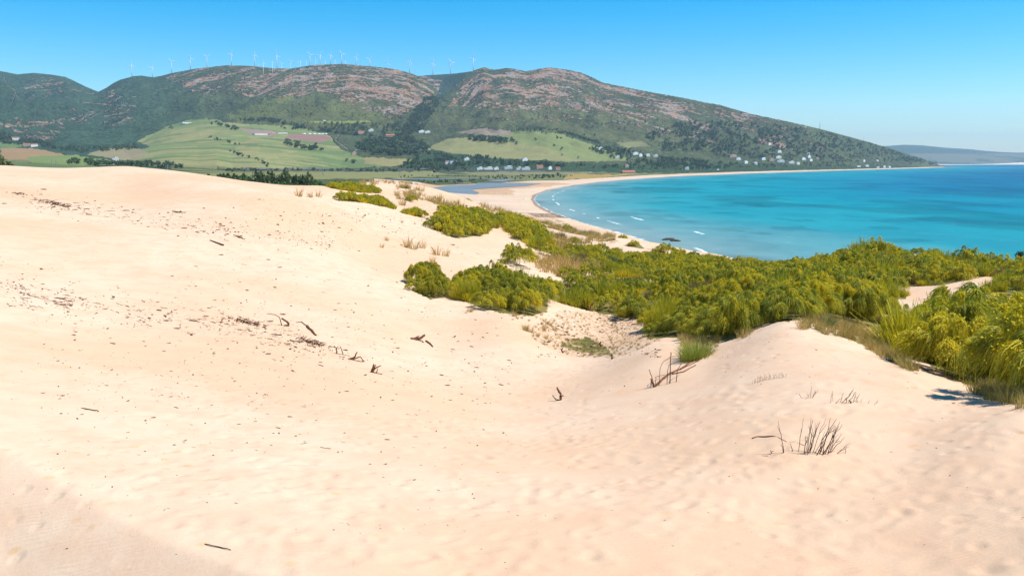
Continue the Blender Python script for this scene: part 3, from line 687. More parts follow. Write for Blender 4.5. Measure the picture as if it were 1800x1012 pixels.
# --- broom bushes: individuals + the dense rest
NV=6
HI=[broom_mesh('broom_bush_near',46,150,4,.015,f,M['broom'],100+i,.85,120,.02,.72) for i,f in enumerate((.3,.75,.1,.55,.4,.15))]
MD=[broom_mesh('broom_bush_middle',36,44,2,.034,f,M['broom'],200+i,.85,24,.04,.75) for i,f in enumerate((.35,.8,.1,.6,.25,.5))]
def upright_mesh(name,n,segs,w,mat,seed,tint):
    """broom with upright, slightly fanning fine stems in several clumps"""
    g=np.random.default_rng(seed); t=np.linspace(0,1,segs+1)[None]; P=[];T=[]
    for m in range(14):
        an=m*2.4+g.normal(0,.3); rr=math.sqrt((m+.5)/14)*.75; L=(1.15-.55*rr)*g.uniform(.6,1.2); k=n//14
        th=g.uniform(0,6.28,k)[:,None]; b=np.abs(g.normal(0,.32,k))[:,None]; l_=L*g.uniform(.45,1.1,k)[:,None]
        x=rr*math.cos(an)+np.cos(th)*(.08+b*l_*t**1.4)+g.normal(0,.02,(k,segs+1)); y=rr*math.sin(an)+np.sin(th)*(.08+b*l_*t**1.4)+g.normal(0,.02,(k,segs+1)); z=l_*(t-.2*b*t*t)-.04
        P.append(np.stack([x,y,z],-1)); T.append(np.clip(g.normal(g.uniform(0,1)*tint*1.6,.2,k),0,1))
    P=np.concatenate(P); V,Fc,tt=ribbons(P,w*g.uniform(.5,1.3,len(P)),np.concatenate(T),.5)
    return mesh(name,V,Fc,mat,False,dict(tint=('FLOAT',tt)))
HI[2]=upright_mesh('broom_bush_upright',4600,3,.018,M['broom'],130,.4)
MD[1]=upright_mesh('broom_bush_upright',1300,2,.036,M['broom'],131,.7); MD[4]=upright_mesh('broom_bush_upright',1300,2,.036,M['broom'],132,.3)
MDX=[broom_mesh('silver_bush',18,50,2,.04,.2,M['blue'],300,.7,6,.04),upright_mesh('dry_bush',900,2,.026,M['brown'],301,.5)]
def fill(poly,step,ymin,ymax,umin=None,excl=[]):
    c=at([p_[0] for p_ in poly],[p_[1] for p_ in poly]); x0,x1=c[:,0].min()-5,c[:,0].max()+5; y0,y1=max(ymin,c[:,1].min()-5),min(ymax,c[:,1].max()+25)
    gx,gy=np.meshgrid(np.arange(x0,x1,step),np.arange(y0,y1,step)); gx=gx+rng.uniform(-.45,.45,gx.shape)*step; gy=gy+rng.uniform(-.45,.45,gx.shape)*step
    gx,gy=gx.ravel(),gy.ravel(); gz=land_z(gx,gy); u,v=proj(gx,gy,gz); k=inpoly(u,v,poly)&(gy>5)&(v<1100)
    for e in excl: k&=~inpoly(u,v,e)
    return gx[k],gy[k],gz[k],u[k],v[k]
B=[]   # x,y,z,radius,variant class,region
x,y,z,u,v=fill(SCRUB,1.85,8,215,excl=[PATCHX])
dens=fbm(x/14,y/14,95,3)
for i in range(len(x)):
    if dens[i]<(-.16 if y[i]>55 else -.34): continue
    Yi=y[i]
    rad=rng.choice([.8,1.05,1.3,1.7],p=[.25,.35,.27,.13])*rng.uniform(.9,1.15)
    if u[i]>1560 and v[i]>600: rad*=1.12
    if 1180<=u[i]<1500: rad=min(rad,1.28)
    if u[i]>1650 and v[i]>590: rad*=1.25
    if u[i]<1180: rad*=.72 if v[i]>450 else .85
    # keep the bare patch beyond open to view, keep low where the saddle shows the slope behind
    du=min(abs(u[i]-1650),300)
    if 1560<u[i]<1750 and 500<v[i]<625: rad*=.6 if v[i]<595 else .85
    k=rng.random(); cls='b'
    if k<(.12 if Yi>45 else .04): cls='d'
    elif k<.15 and u[i]<1350 and v[i]<530: cls='s'
    reg='scrub'
    B.append((x[i],y[i],z[i],rad,cls,reg,u[i],v[i]))
for nm,pl,s in GROUPS:
    x,y,z,u,v=fill(pl,1.5*s+.15,20,220)
    for i in range(len(x)): B.append((x[i],y[i],z[i],s*rng.uniform(.95,1.5)*(1 if y[i]<90 else 1.25),'b',nm,u[i],v[i]))
for (u_,v_,r_) in [(915,468,1.7),(905,462,1.3),(1225,628,.95),(1212,634,.7)]:
    p_=at(u_,v_)[0]; B.append((*p_,r_,'b' if u_<1000 else 'g','lone' if u_<1000 else 'tuft',u_,v_))
# scattered bushes on the middle dunes
x,y,z,u,v=fill(DUNEG,5.5,60,420)
for i in range(len(x)):
    if vn(x[i]/9,y[i]/14,91)*.6+vn(x[i]/3,y[i]/4,92)*.4>.52 and rng.random()<.42: B.append((x[i],y[i],z[i],rng.uniform(.6,1.5),'b' if rng.random()<.5 else 'd','dune',u[i],v[i]))
def inview(b): return -40<b[6]<1840 and b[7]<1090
B=[b for b in B if -250<b[6]<2150]
B.sort(key=lambda b:-b[3]/math.hypot(b[0],b[1])*(1 if inview(b) else .05))
LAB={'scrub':[(lambda b:b[7]>=620 and b[6]>1400,'large feathery green broom bush in the tall thicket at the right edge of the mound','broom bushes right of the sand mound'),
              (lambda b:b[6]>1180 and b[6]<=1400 and b[1]<62,'bright yellow-flowering broom bush directly behind the crest of the sand mound','broom bushes behind the mound crest'),
              (lambda b:b[6]<=1180 and b[1]<100,'green-yellow broom bush along the rim above the bare hollow','broom bushes above the hollow'),
              (lambda b:b[1]<75,'yellow-green broom bush in the thicket just below the sand mound','broom bushes below the mound'),
              (lambda b:b[6]<=1400,'olive broom bush in the far scrub left of the seaward knoll','broom bushes left of the seaward knoll'),
              (lambda b:True,'olive broom bush on the seaward knoll against the turquoise water','broom bushes on the seaward knoll')],
 'B':[(lambda b:True,'broom bush in the small clump at the left end of the shrubs on open sand','broom bushes in the small left clump')],
 'C':[(lambda b:True,'dense yellow-green broom bush in the clump left above the hollow','broom bushes in the clump above the slope')],
 'E':[(lambda b:True,'dark olive broom bush in the left clump on the middle dunes','broom bushes in the left middle-dune clump')],
 'F':[(lambda b:True,'yellow-olive broom bush in the right clump on the middle dunes','broom bushes in the right middle-dune clump')],
 'G':[(lambda b:True,'low green bush in the upper strip on the distant sand crest','low bushes in the upper strip')],
 'Hh':[(lambda b:True,'low green bush in the long lower strip below the distant crest','low bushes in the lower strip')],
 'I':[(lambda b:True,'small green bush right of the long strip on the distant dune','small bushes beside the strip')],
 'dune':[(lambda b:True,'small scattered bush among grassy dunes before the beach','small bushes on the grassy dunes')],
 'lone':[(lambda b:True,'round bright green bush standing alone above the dense clump','round lone bush pair')],
 'tuft':[(lambda b:True,'fresh green tuft at the top of the fallen branch beside the mound','fresh tufts by the fallen branch')]}
TF=tuft_mesh('green_tuft',500,1.0,.55,.03,M['green'],5,4,.4)
SRC={}
def bush_data(cls,hi,i):
    if cls=='g': return TF
    if cls=='s': return MDX[0]
    if cls=='d': return MDX[1]
    return (HI if hi else MD)[i%NV]
NIND=300; rest=[]
for i,b in enumerate(B):
    dist=math.hypot(b[0],b[1])
    if i>=NIND: rest.append(b); continue
    nm={'b':'broom_bush','d':'dry_bush','s':'silver_bush','g':'grass_tuft'}[b[4]]
    o=ob(nm,bush_data(b[4],dist<62,int(rng.integers(0,60))))
    sz=b[3]*(.88 if b[4]!='b' else 1)
    o.location=(b[0],b[1],b[2]-.12*sz); o.rotation_euler=(rng.normal(0,.06),rng.normal(0,.06),rng.uniform(0,6.28)); o.scale=(sz,sz*rng.uniform(.85,1.15),sz*rng.uniform(.85,1.35))
    for f,lab,grp in LAB[b[5]]:
        if f(b):
            if b[4]=='d': lab=lab.replace('broom bush','brown dry bush').replace('olive ','').replace('yellow-green ','').replace('bright yellow-flowering ','').replace('green-yellow ','').replace('large feathery green ',''); grp='dry '+grp
            if b[4]=='s': lab=lab.replace('broom bush','silvery blue-green bush').replace('olive ','').replace('yellow-green ','').replace('bright yellow-flowering ','').replace('green-yellow ','').replace('large feathery green ',''); grp='silvery '+grp
            if b[5]=='dune' and b[4]=='d': lab='small brown dry bush among grassy dunes before the beach'
            tag(o,lab,'grass tuft' if b[4]=='g' else 'bush',grp); break
def scatter(name,srcs,pts_,kind,label,cat):
    """one uncountable cover: points that carry scaled, turned instances"""
    P_=np.array([p_[:3] for p_ in pts_],np.float32); S_=np.array([p_[3] for p_ in pts_],np.float32); I_=np.array([p_[4] for p_ in pts_],np.int32); A_=rng.uniform(0,6.28,len(P_)).astype(np.float32)
    me=bpy.data.meshes.new(name); me.vertices.add(len(P_)); me.vertices.foreach_set('co',P_.ravel())
    a=me.attributes.new('sc','FLOAT','POINT'); a.data.foreach_set('value',S_)
    a=me.attributes.new('ix','INT','POINT'); a.data.foreach_set('value',I_)
    a=me.attributes.new('an','FLOAT','POINT'); a.data.foreach_set('value',A_)
    o=ob(name,me); tag(o,label,cat,None,kind)
    ng=bpy.data.node_groups.new(name,'GeometryNodeTree'); ng.interface.new_socket('Geometry',in_out='INPUT',socket_type='NodeSocketGeometry'); ng.interface.new_socket('Geometry',in_out='OUTPUT',socket_type='NodeSocketGeometry')
    n=ng.nodes; l=ng.links; gi=n.new('NodeGroupInput'); go=n.new('NodeGroupOutput')
    ip=n.new('GeometryNodeInstanceOnPoints'); jg=n.new('GeometryNodeJoinGeometry')
    for s_ in reversed(srcs):
        oi=n.new('GeometryNodeObjectInfo'); oi.inputs['Object'].default_value=s_; oi.inputs['As Instance'].default_value=True; oi.transform_space='ORIGINAL'; l.new(oi.outputs['Geometry'],jg.inputs[0])
    def na(nm_,ty):
        q=n.new('GeometryNodeInputNamedAttribute'); q.data_type=ty; q.inputs['Name'].default_value=nm_; return q.outputs['Attribute']
    l.new(gi.outputs[0],ip.inputs['Points']); l.new(jg.outputs[0],ip.inputs['Instance']); ip.inputs['Pick Instance'].default_value=True
    l.new(na('ix','INT'),ip.inputs['Instance Index']); cx=n.new('ShaderNodeCombineXYZ'); l.new(na('an','FLOAT'),cx.inputs[2])
    l.new(cx.outputs[0],ip.inputs['Rotation']); l.new(na('sc','FLOAT'),ip.inputs['Scale']); l.new(ip.outputs[0],go.inputs[0])
    mo=o.modifiers.new('scatter','NODES'); mo.node_group=ng
    return o
def source(name,me):
    o=bpy.data.objects.new(name,me); return o   # never linked: only the pattern for the cover
bs=[source('s',m) for m in MD]+[source('s',m) for m in MDX]
pts=[(b[0],b[1],b[2]-.1,b[3],{'s':NV,'d':NV+1}.get(b[4],int(rng.integers(0,NV)))) for b in rest if b[4]!='g']
scatter('broom_scrub',bs,pts,'stuff','dense mass of olive broom scrub between the sand mound and the sea','scrub')
# --- dune grass: rim of the mound, dry clumps, marram on the middle dunes
GR=[tuft_mesh('grass_tuft',70,.55,.16,.016,M['grass'],40+i,3,t_,(.12,.05)) for i,t_ in enumerate((.5,.9,.25))]
GRF=[tuft_mesh('marram_grass',34,.9,.3,.05,M['grass'],50+i,2,t_) for i,t_ in enumerate((.7,1.0,.35))]
pts=[]
x,y,z,u,v=fill(RIM,.42,20,60)
for i in range(len(x)): pts.append((x[i],y[i],z[i],rng.uniform(.4,1.0),int(rng.integers(0,3))))
x,y,z,u,v=fill([(1700,690),(1760,708),(1830,735),(1830,700),(1760,680)],.4,14,40)
for i in range(len(x)): pts.append((x[i],y[i],z[i],rng.uniform(.5,1.1),2))
x,y,z,u,v=fill(HGREEN,.5,30,70)
for i in range(len(x)): pts.append((x[i],y[i],z[i],rng.uniform(.15,.4),2))
x,y,z,u,v=fill(HOLLOW,.75,30,75)
for i in range(len(x)): pts.append((x[i],y[i],z[i],rng.uniform(.15,.4),int(rng.integers(0,3))))
x,y,z,u,v=fill([(1195,585),(1240,600),(1300,600),(1330,578),(1290,598),(1240,620),(1200,640)],.45,25,55)
for i in range(len(x)): pts.append((x[i],y[i],z[i],rng.uniform(.3,.8),int(rng.integers(0,3))))
x,y,z,u,v=fill(DUNEG,1.7,60,420)
pk=vn(x/9,y/14,91)*.6+vn(x/3,y/4,92)*.4
for i in range(len(x)):
    if pk[i]>.54: pts.append((x[i],y[i],z[i],rng.uniform(.6,1.6),3+int(rng.integers(0,3))))
x,y,z,u,v=fill([(600,320),(640,312),(700,318),(745,335),(760,350),(720,345),(680,330)],2.2,100,260)
for i in range(len(x)):
    if rng.random()<.5: pts.append((x[i],y[i],z[i],rng.uniform(.5,1.2),3+int(rng.integers(0,2))))
x,y,z,u,v=fill([(930,455),(1000,455),(1060,470),(1020,495),(980,488),(940,470)],1.0,50,140)
for i in range(len(x)): pts.append((x[i],y[i],z[i],rng.uniform(.8,1.4),3+int(rng.integers(0,2))))
x,y,z,u,v=fill([(890,545),(960,555),(985,590),(960,605),(930,590)],.6,30,70)
for i in range(len(x)):
    if rng.random()<.6: pts.append((x[i],y[i],z[i],rng.uniform(.3,.9),int(rng.integers(0,3))))
scatter('dune_grass',[source('s',m) for m in GR+GRF],pts,'stuff','dry golden and green dune grass along crests, hollow and middle dunes','grass')
for (u_,v_,s_,lab) in [(716,434,1.5,'dry tan grass clump with green base on bare sand, left of the leaning pair'),(728,438,1.5,'green-based grass clump beside the dry tan one on bare sand'),(742,436,1.3,'tan grass clump sloping right on the small sand step'),
      (767,448,1.5,'tan grass clump above the fallen one near the middle dunes'),(760,462,1.0,'small tan grass clump lowest on the sand step'),(783,450,1.3,'tan grass clump rightmost of the row on bare sand'),(680,423,.7,'tiny tan grass clump upper left of the row'),(671,435,.7,'tiny tan grass clump lower left of the row'),
      (525,345,1.5,'broad ochre grass clump at left end of the long green strip'),(546,347,1.2,'reddish dry grass clump beside the ochre one by the strip'),(560,346,1.2,'pale dry grass clump nearest the long green strip'),(828,548,.7,'small grass clump on open sand below the dense broom clump')]:
    p_=at(u_,v_)[0]; o=ob('grass_clump',(GRF[1] if u_!=728 else GRF[2])); o.location=p_; o.scale=(s_*.8,)*3; o.rotation_euler=(0,.2,rng.uniform(0,6)); tag(o,lab,'grass','dry grass clumps')
p_=at(1454,574)[0]; o=ob('sea_holly',tuft_mesh('sea_holly',160,.5,.22,.03,M['blue'],9,3,.2)); o.location=p_; tag(o,'small blue-grey spiky plant on the crest of the mound','plant')
# ---------------------------------------------------------------- driftwood and twigs
def root(name,u,v,lab,cat,grp=None):
    p_=at(u,v)[0]; e=empty(name,tuple(p_)); tag(e,lab,cat,grp); return e,p_
def pix(p0,u,v,du,dv):
    """offset in metres for a photo offset, in the upright plane through p0"""
    d=p0[1]/F; return np.array([du*d,0,-dv*d])
def branch_thing(name,u,v,lab,cat,strokes,mat='wood',grp=None,part='branch'):
    """strokes: ([(du,dv)...], radius px start, end, extra depth at the tip or None = lying on the sand)"""
    e,p0=root(name,u,v,lab,cat,grp); d=p0[1]/F
    for k,(pp,r0,r1,dy) in enumerate(strokes):
        n=len(pp); tt=np.linspace(0,n-1,n*3); qu=u+np.interp(tt,range(n),[q[0] for q in pp]); qv=v+np.interp(tt,range(n),[q[1] for q in pp])
        qu[1:-1]+=rng.normal(0,.5,len(qu)-2)
        if dy is None:
            g=at(qu,qv); g[:,2]+=r0*d*.7; pts_=g-p0
        else:
            Yd=p0[1]+dy*np.linspace(0,1,len(tt)); a,e_=ae(qu,qv); pts_=np.stack([a*Yd,Yd,H+e_*Yd],-1)
            gz=land_z(pts_[:,0],pts_[:,1]); pts_[:,2]=np.maximum(pts_[:,2],gz+.004); pts_[0,2]=min(pts_[0,2],gz[0])-.02; pts_-=p0
        mb=MB(); mb.tube(pts_,[r0*d,(r0+r1)/2*d*1.1,r1*d],7); ob(part,mb.mesh(part,M[mat],True),e)
    return e
# the tall half-buried twig bush on the right
def twig_bush(u,v,spec,lab,grp=None,name='twig_bush',mat='twig'):
    e,p0=root(name,u,v,lab,'dead bush',grp); d=p0[1]/F
    for (a0,b0,a1,b1,w) in spec:
        x0=a0*d; y0=-b0*d/.33*.5
        gz=float(land_z(p0[0]+x0,p0[1]+y0))-p0[2]
        q0=np.array([x0,y0,gz-.06]); q1=np.array([a1*d,y0+rng.uniform(-.1,.25),gz+(b0-b1)*d*1.0])
        mid=(q0+q1)/2+np.array([-.02*(a1-a0)*d*4,0,.03])*1.0
        t_=np.linspace(0,1,8)[:,None]; pth=(1-t_)**2*q0+2*t_*(1-t_)*mid+t_**2*q1; pth[1:-1]+=rng.normal(0,.008,(6,3))
        mb=MB(); mb.tube(pth,[w*.7*d,w*.6*d,w*.28*d],5)
        if rng.random()<.6:
            s_=pth[4]; mb.tube(np.array([s_,s_+(q1-q0)*.25+rng.normal(0,.05,3)]),[w*.5*d,w*.25*d],4)
        ob('stem',mb.mesh('stem',M[mat],True),e)
    return e
sp=[]
# measured stems (start du,dv ; end du,dv) relative to (1420,798)
for a in [(-13,-9,0,-68),(-9,-1,5,-40),(-7,0,-4,-35),(-4,4,12,-38),(-3,5,6,-60),(0,1,23,-60),(5,-3,15,-58),(6,-4,25,-56),(8,-2,35,-65),(12,5,35,-45),(15,2,48,-52),(20,-1,45,-58),(22,-3,52,-68),(30,0,55,-62),(33,3,60,-45),(40,-3,72,-30),(42,-2,55,-36),(47,2,76,-20),(45,2,80,-10),(-22,-10,-26,-26),(-40,-8,-48,-28),(-40,-8,-50,-66),(-60,-12,-63,-19),(-55,-4,-80,0),(10,0,40,-50),(26,0,58,-58),(3,-2,18,-48),(17,0,33,-30),(68,0,72,-12),(-6,2,8,-62),(28,-1,42,-66),(36,0,66,-34),(24,1,50,-40)]:
    sp.append((*a,rng.uniform(.75,1.25)))
twig_bush(1420,798,sp,'largest tuft of tall bare twigs half buried on the right sand slope')
sp=[(-30,-2,-24,-26,.7),(-28,4,-5,-6,.8),(-20,-8,-17,-28,.5),(-10,-2,-5,-24,.7),(-12,4,5,-8,1),(-6,6,14,-20,1.1),(5,-2,20,-26,.8),(12,3,4,-5,2.2),(14,2,26,-14,.7),(20,1,34,-14,.8),(40,8,48,2,.6),(50,9,60,2,.6),(30,0,38,-8,.5)]
sp=[(a*.9,b*.9,c*.9,d_*.9,w) for a,b,c,d_,w in sp]
twig_bush(1486,708,sp,'sparse leaning bare twigs above the largest tuft on the right slope')
twig_bush(1424,699,[(0,0,2,-22,.6),(3,0,12,-16,.7),(-2,-1,-6,-10,.5),(-12,0,-16,-6,.6),(4,-2,10,-14,.5)],'smallest cluster of short bare twigs left of the leaning ones')
g_=[(-30+i*2.0,2-4*math.sin(i/30*3.1),-30+i*2.0+rng.normal(0,1.5),-6-4*math.sin(i/30*3.1)+rng.normal(0,2),.35) for i in range(30)]
twig_bush(1352,668,g_,'thin line of short dead grass stems on the right slope',None,'dead_grass')
branch_thing('driftwood_branch',1322,771,'knotty reddish branch lying left of the tall twig tuft','branch',[([(0,0),(10,-3),(22,-3),(35,-4),(44,-2),(60,6)],1.4,.9,None),([(60,6),(75,6),(92,12)],.8,.5,None)])
branch_thing('fallen_branch',1151,680,'long forked branch lying up the left side of the mound','branch',
  [([(0,0),(12,-10),(22,-20),(38,-28)],2.4,1.5,None),([(0,0),(-4,-8),(-7,-15)],2.3,1.2,.1),([(-2,-8),(-6,-20),(-10,-31)],.7,.6,.1),([(22,-21),(45,-31),(62,-42),(80,-50)],1.6,1.2,None),([(30,-22),(50,-26),(72,-38)],1.3,.9,None),([(45,-30),(60,-38),(78,-46)],1.0,.9,None),([(38,-28),(48,-42),(60,-44)],.7,.5,1.0),([(22,-27),(25,-38),(48,-48)],.6,.5,1.2),([(8,-26),(14,-44),(30,-54),(48,-56)],.5,.4,1.5),([(2,-10),(2,-18),(18,-22)],.6,.4,.3),([(28,-54),(29,-61)],.9,.7,.8)])
branch_thing('driftwood_stump',985,703,'orange-brown forked stump standing alone on the central sand','stump',[([(0,0),(1,-10),(-3,-17),(-6,-23)],2.6,1.3,.1),([(0,0),(-8,-1),(-14,-9)],1.3,.6,.1),([(1,-8),(6,-8)],1.5,.8,0)])
branch_thing('driftwood_log',735,598,'chunky forked reddish log on the upper central sand','driftwood',[([(-13,-1),(-3,-3),(5,-4),(12,-10)],3.0,1.8,.2),([(-12,0),(0,2),(8,2)],2.0,.8,-.1),([(-9,-3),(2,-8)],1.2,.6,.1)])
branch_thing('driftwood_stick',755,605,'short stout stick just right of the chunky log','driftwood',[([(-6,-5),(0,-1),(6,5)],1.7,1.0,None)])
branch_thing('root_stub',658,655,'dark clawed root standing at the lower end of the driftwood line','root',[([(-6,-2),(-2,-8),(3,-14)],2.2,1.1,.1),([(-5,-2),(3,-9),(12,-13)],1.6,.8,.1),([(-6,-3),(4,2),(14,2)],1.7,.8,-.1),([(4,1),(6,-8)],1.0,.6,0),([(-3,-8),(-1,-16)],1.4,.9,0)])
branch_thing('root_stub',618,632,'twisted root arching over the sand next to the clawed root','root',[([(-6,0),(4,-4),(10,-14)],2.0,.9,.1),([(-5,0),(6,-2),(16,-6),(20,4)],1.3,.7,.1),([(-4,2),(8,2),(20,6)],1.2,.6,-.1)])
branch_thing('root_stub',595,622,'pair of thin upright forked roots in the driftwood line','root',[([(-3,0),(-4,-10),(-8,-15)],1.3,.6,0),([(-4,-9),(0,-14)],.7,.4,0),([(10,4),(5,-8),(2,-14)],.9,.5,.1),([(-8,-1),(5,3),(20,8)],.8,.6,0)])
branch_thing('driftwood_log',546,584,'spindle-shaped dark log with thin tail lying downslope','driftwood',[([(10,6),(3,-1),(-6,-10)],1.4,2.6,None),([(-6,-10),(-16,-18),(-26,-17)],1.0,.5,None)])
branch_thing('driftwood_log',503,573,'curved log with hooked end above the driftwood heap','driftwood',[([(-3,0),(4,-1),(4,-6),(-8,-14)],2.6,1.4,.1),([(-8,-14),(-20,-20),(-34,-22)],.8,.4,.2)])
branch_thing('driftwood_stick',385,429,'long thin stick with thick end on the upper left sand','driftwood',[([(8,3),(0,0),(-16,-6)],1.8,.7,None)])
branch_thing('root_stub',420,418,'small dark root on the upper sand right of the thin stick','root',[([(6,4),(0,-2),(-10,-5)],1.8,.7,.1),([(0,-2),(6,-4)],1.2,.6,0)])
branch_thing('root_stub',315,374,'small dark root near the top of the left dune','root',[([(6,3),(-2,-1),(-12,-3)],1.9,.8,.1),([(8,-1),(12,1)],1.2,.8,0),([(0,0),(3,-4)],1.1,.6,0)])
branch_thing('driftwood_stick',1036,546,'pale split stump in front of the broom above the hollow','stump',[([(0,0),(-2,-8),(-9,-17)],2.0,.8,.05),([(0,0),(3,-8),(8,-16)],1.7,.8,.1),([(-2,-6),(-3,-14)],1.0,.5,0)])
for u_,v_,l_ in [(989,620,'leaning stub at the left rim of the hollow'),(1056,609,'dark stub in the middle of the hollow floor'),(1076,631,'short upright post-like stub at the front rim of the hollow')]:
    branch_thing('root_stub',u_,v_,l_,'root',[([(0,0),(-1,-5),(0,-9)],1.5,.8,.0),([(0,-2),(-4,-8)],.8,.4,0),([(0,-1),(4,-4)],.8,.4,0)])
branch_thing('driftwood_stick',1612,652,'pale curved branch under the tall broom on the right','branch',[([(0,-9),(8,-5),(20,0)],1.6,1.0,None)])
def heap(u,v,W,Hh_,n,lab,mat='wood',th=.7,tilt=.25,spread=1.0):
    e,p0=root('twig_heap',u,v,lab,'twig heap','heaps of washed twigs'); d=p0[1]/F; mb=MB()
    for i in range(n):
        x_=rng.normal(0,W/2.6)*d; 
        yy=rng.normal(0,Hh_*d/1.0)+ -x_*tilt*2.2*spread
        gz=float(land_z(p0[0]+x_,p0[1]+yy))-p0[2]; L_=rng.uniform(4,14)*d; an=rng.normal(-.5,.7); hz=rng.uniform(0,5)*d
        mb.tube(np.array([(x_,yy,gz+.005),(x_+L_*.5*math.cos(an),yy+L_*math.sin(an)*.8,gz+.01+hz*.7),(x_+L_*math.cos(an),yy+L_*math.sin(an)*1.4,gz+.02+hz*rng.uniform(0,1))]),[th*d,th*.7*d,th*.3*d],4)
    ob('twigs',mb.mesh('twigs',M[mat],True),e)
heap(548,602,46,10,90,'dense heap of fine reddish twigs in the middle of the driftwood line',th=.55)
heap(440,568,46,7,34,'loose heap of brown twigs at the upper start of the driftwood line','wood',.8)
heap(90,357,60,5,60,'long tangle of fine twigs on the upper left dune',th=.5)
heap(30,341,30,2,14,'thin scatter of twigs at the far left of the upper dune',th=.55)
heap(415,562,26,5,22,'small knot of rusty twigs left of the loose heap','wood',.8)
# sticks: the largest 300 lie as things of their own
STK=[]
for k in range(5):
    g=np.random.default_rng(60+k); mb=MB(); p_=wpath((-.5,0,0.012),(.5,0,.014),7,.022,g); mb.tube(p_,[.028,.034,.02],6)
    if k%2: s_=p_[3]; mb.tube(np.array([s_,s_+np.array([.16,.13,.04])]),[.02,.01],5)
    STK.append(mb.mesh('dry_stick',M['twig' if k<3 else 'wood'],True))
def bandpts(n,ctr,sp_v,sp_u=12):
    o=[];c_=np.array(ctr,float)
    for i in range(n):
        t_=rng.uniform(0,len(c_)-1); k=int(t_); f=t_-k; p_=c_[k]*(1-f)+c_[min(k+1,len(c_)-1)]*f; o.append((p_[0]+rng.normal(0,sp_u),p_[1]+rng.normal(0,sp_v)))
    return o
ctr2=[(5,500),(60,518),(130,535),(230,548),(330,560),(420,572),(500,595),(580,615)]
S1=bandpts(115,ctr2,11); S2=bandpts(45,[(60,350),(150,365),(250,390),(400,415)],6)
S3=[(rng.uniform(80,800),rng.uniform(620,800)) for _ in range(70)]; S4=[(rng.uniform(300,760),rng.uniform(420,560)) for _ in range(35)]
S5=[(rng.uniform(30,1250),rng.uniform(790,960)) for _ in range(23)]
k_=0
for lst,lab,gr,a_,b_ in [(S1,'short dark stick in the long driftwood line across the left slope','sticks in the driftwood line',7,15),(S2,'thin stick in the upper debris line on the left dune','sticks in the upper debris line',5,10),(S3,'small stick on bare sand below the driftwood line','sticks below the driftwood line',3.5,7.5),(S4,'small stick on the bright sand above the driftwood line','sticks above the driftwood line',4,7),(S5,'tiny stick on the nearest foreground sand','sticks on the foreground sand',3.5,7)]:
    g=at([q[0] for q in lst],[q[1] for q in lst])
    for p_ in g:
        L_=rng.uniform(a_,b_)*p_[1]/F*1.35; me=STK[int(rng.integers(0,5))]; o=ob('dry_stick',me); o.location=(p_[0],p_[1],p_[2]+.004); an=rng.normal(-.55,.45)
        sl=float(land_z(p_[0]+math.cos(an)*L_,p_[1]+math.sin(an)*L_)-land_z(p_[0],p_[1]))/max(L_,.01)
        o.rotation_euler=(0,-math.atan(sl),an); o.scale=(L_,)*3; tag(o,lab,'stick',gr)
for (u_,v_,L_,an,lab) in [(158,721,42,-.35,'long dark stick lying alone left of centre in the lower sand'),(383,962,64,-.45,'long hair-thin stick near the bottom edge of the foreground'),(103,361,34,-.5,'longest dark stick in the upper left tangle'),(45,524,20,.1,'thick stick lowest at the far left of the driftwood line'),(98,532,15,-.5,'stout stick at the left of the driftwood line'),(228,552,14,-.9,'stout curved stick midway along the driftwood line'),(572,788,24,-.4,'reddish stick beside dark pebbles in the lower centre')]:
    p_=at(u_,v_)[0]; s_=L_*p_[1]/F; o=ob('dry_stick',STK[1 if L_<40 else 0]); o.location=(p_[0],p_[1],p_[2]+.01); o.rotation_euler=(0,-math.atan(float(land_z(p_[0]+.5,p_[1]-.3)-land_z(p_[0],p_[1]))/.58),an); o.scale=(s_,s_*(.5 if L_>50 else .9),s_*(.5 if L_>50 else .9)); tag(o,lab,'stick')
# pebbles, seed pods and chips
def chip(k,mat):
    g=np.random.default_rng(80+k); me=bpy.data.meshes.new('chip'); import bmesh
    bm=bmesh.new(); bmesh.ops.create_icosphere(bm,subdivisions=1,radius=.5)
    for v_ in bm.verts: v_.co*=g.uniform(.75,1.15); v_.co.z*=.45; v_.co.x*=1.0 if k<2 else 2.6; v_.co.y*=.8; v_.co.z+=.12
    bm.to_mesh(me); bm.free(); me.materials.append(mat); return me
CH=[chip(0,M['twig']),chip(1,M['tyre']),chip(2,M['twig']),chip(3,M['wood'])]
pts=[]
def chips(lst,a_,b_):
    q_=np.array(lst); k_=vn(q_[:,0]/26,q_[:,1]/11,57)*.6+vn(q_[:,0]/9,q_[:,1]/5,58)*.4+rng.normal(0,.10,len(q_))>.46; lst=[a for a,b in zip(lst,k_) if b]
    g=at([q[0] for q in lst],[q[1] for q in lst])
    for p_ in g: pts.append((*p_,min(a_*math.exp(abs(rng.normal(0,.75))),b_*1.5)*1.35*p_[1]/F,int(rng.choice([0,1,2,2,3]))))
chips([(rng.uniform(60,900),rng.normal(690,70)) for _ in range(1300)],.8,2.6)
chips(bandpts(1300,ctr2,20,20),.8,2.8)
chips([(rng.normal(640,95),rng.normal(385,22)) for _ in range(620)],.6,2.0)
chips(bandpts(900,[(40,350),(150,370),(300,390),(450,410),(600,430)],10,20),.7,2.4)
chips([(rng.uniform(300,950),rng.uniform(430,640)) for _ in range(420)],.8,2.2)
chips([(rng.uniform(0,1800),rng.uniform(650,1010)) for _ in range(420)],.7,2.0)
chips([(rng.normal(640,60),rng.normal(925,7)) for _ in range(220)],.5,1.3)
chips([(rng.uniform(940,1160),rng.uniform(555,628)) for _ in range(620)],1.0,2.8)
chips([(rng.uniform(1250,1700),rng.uniform(580,690)) for _ in range(220)],.5,1.0)
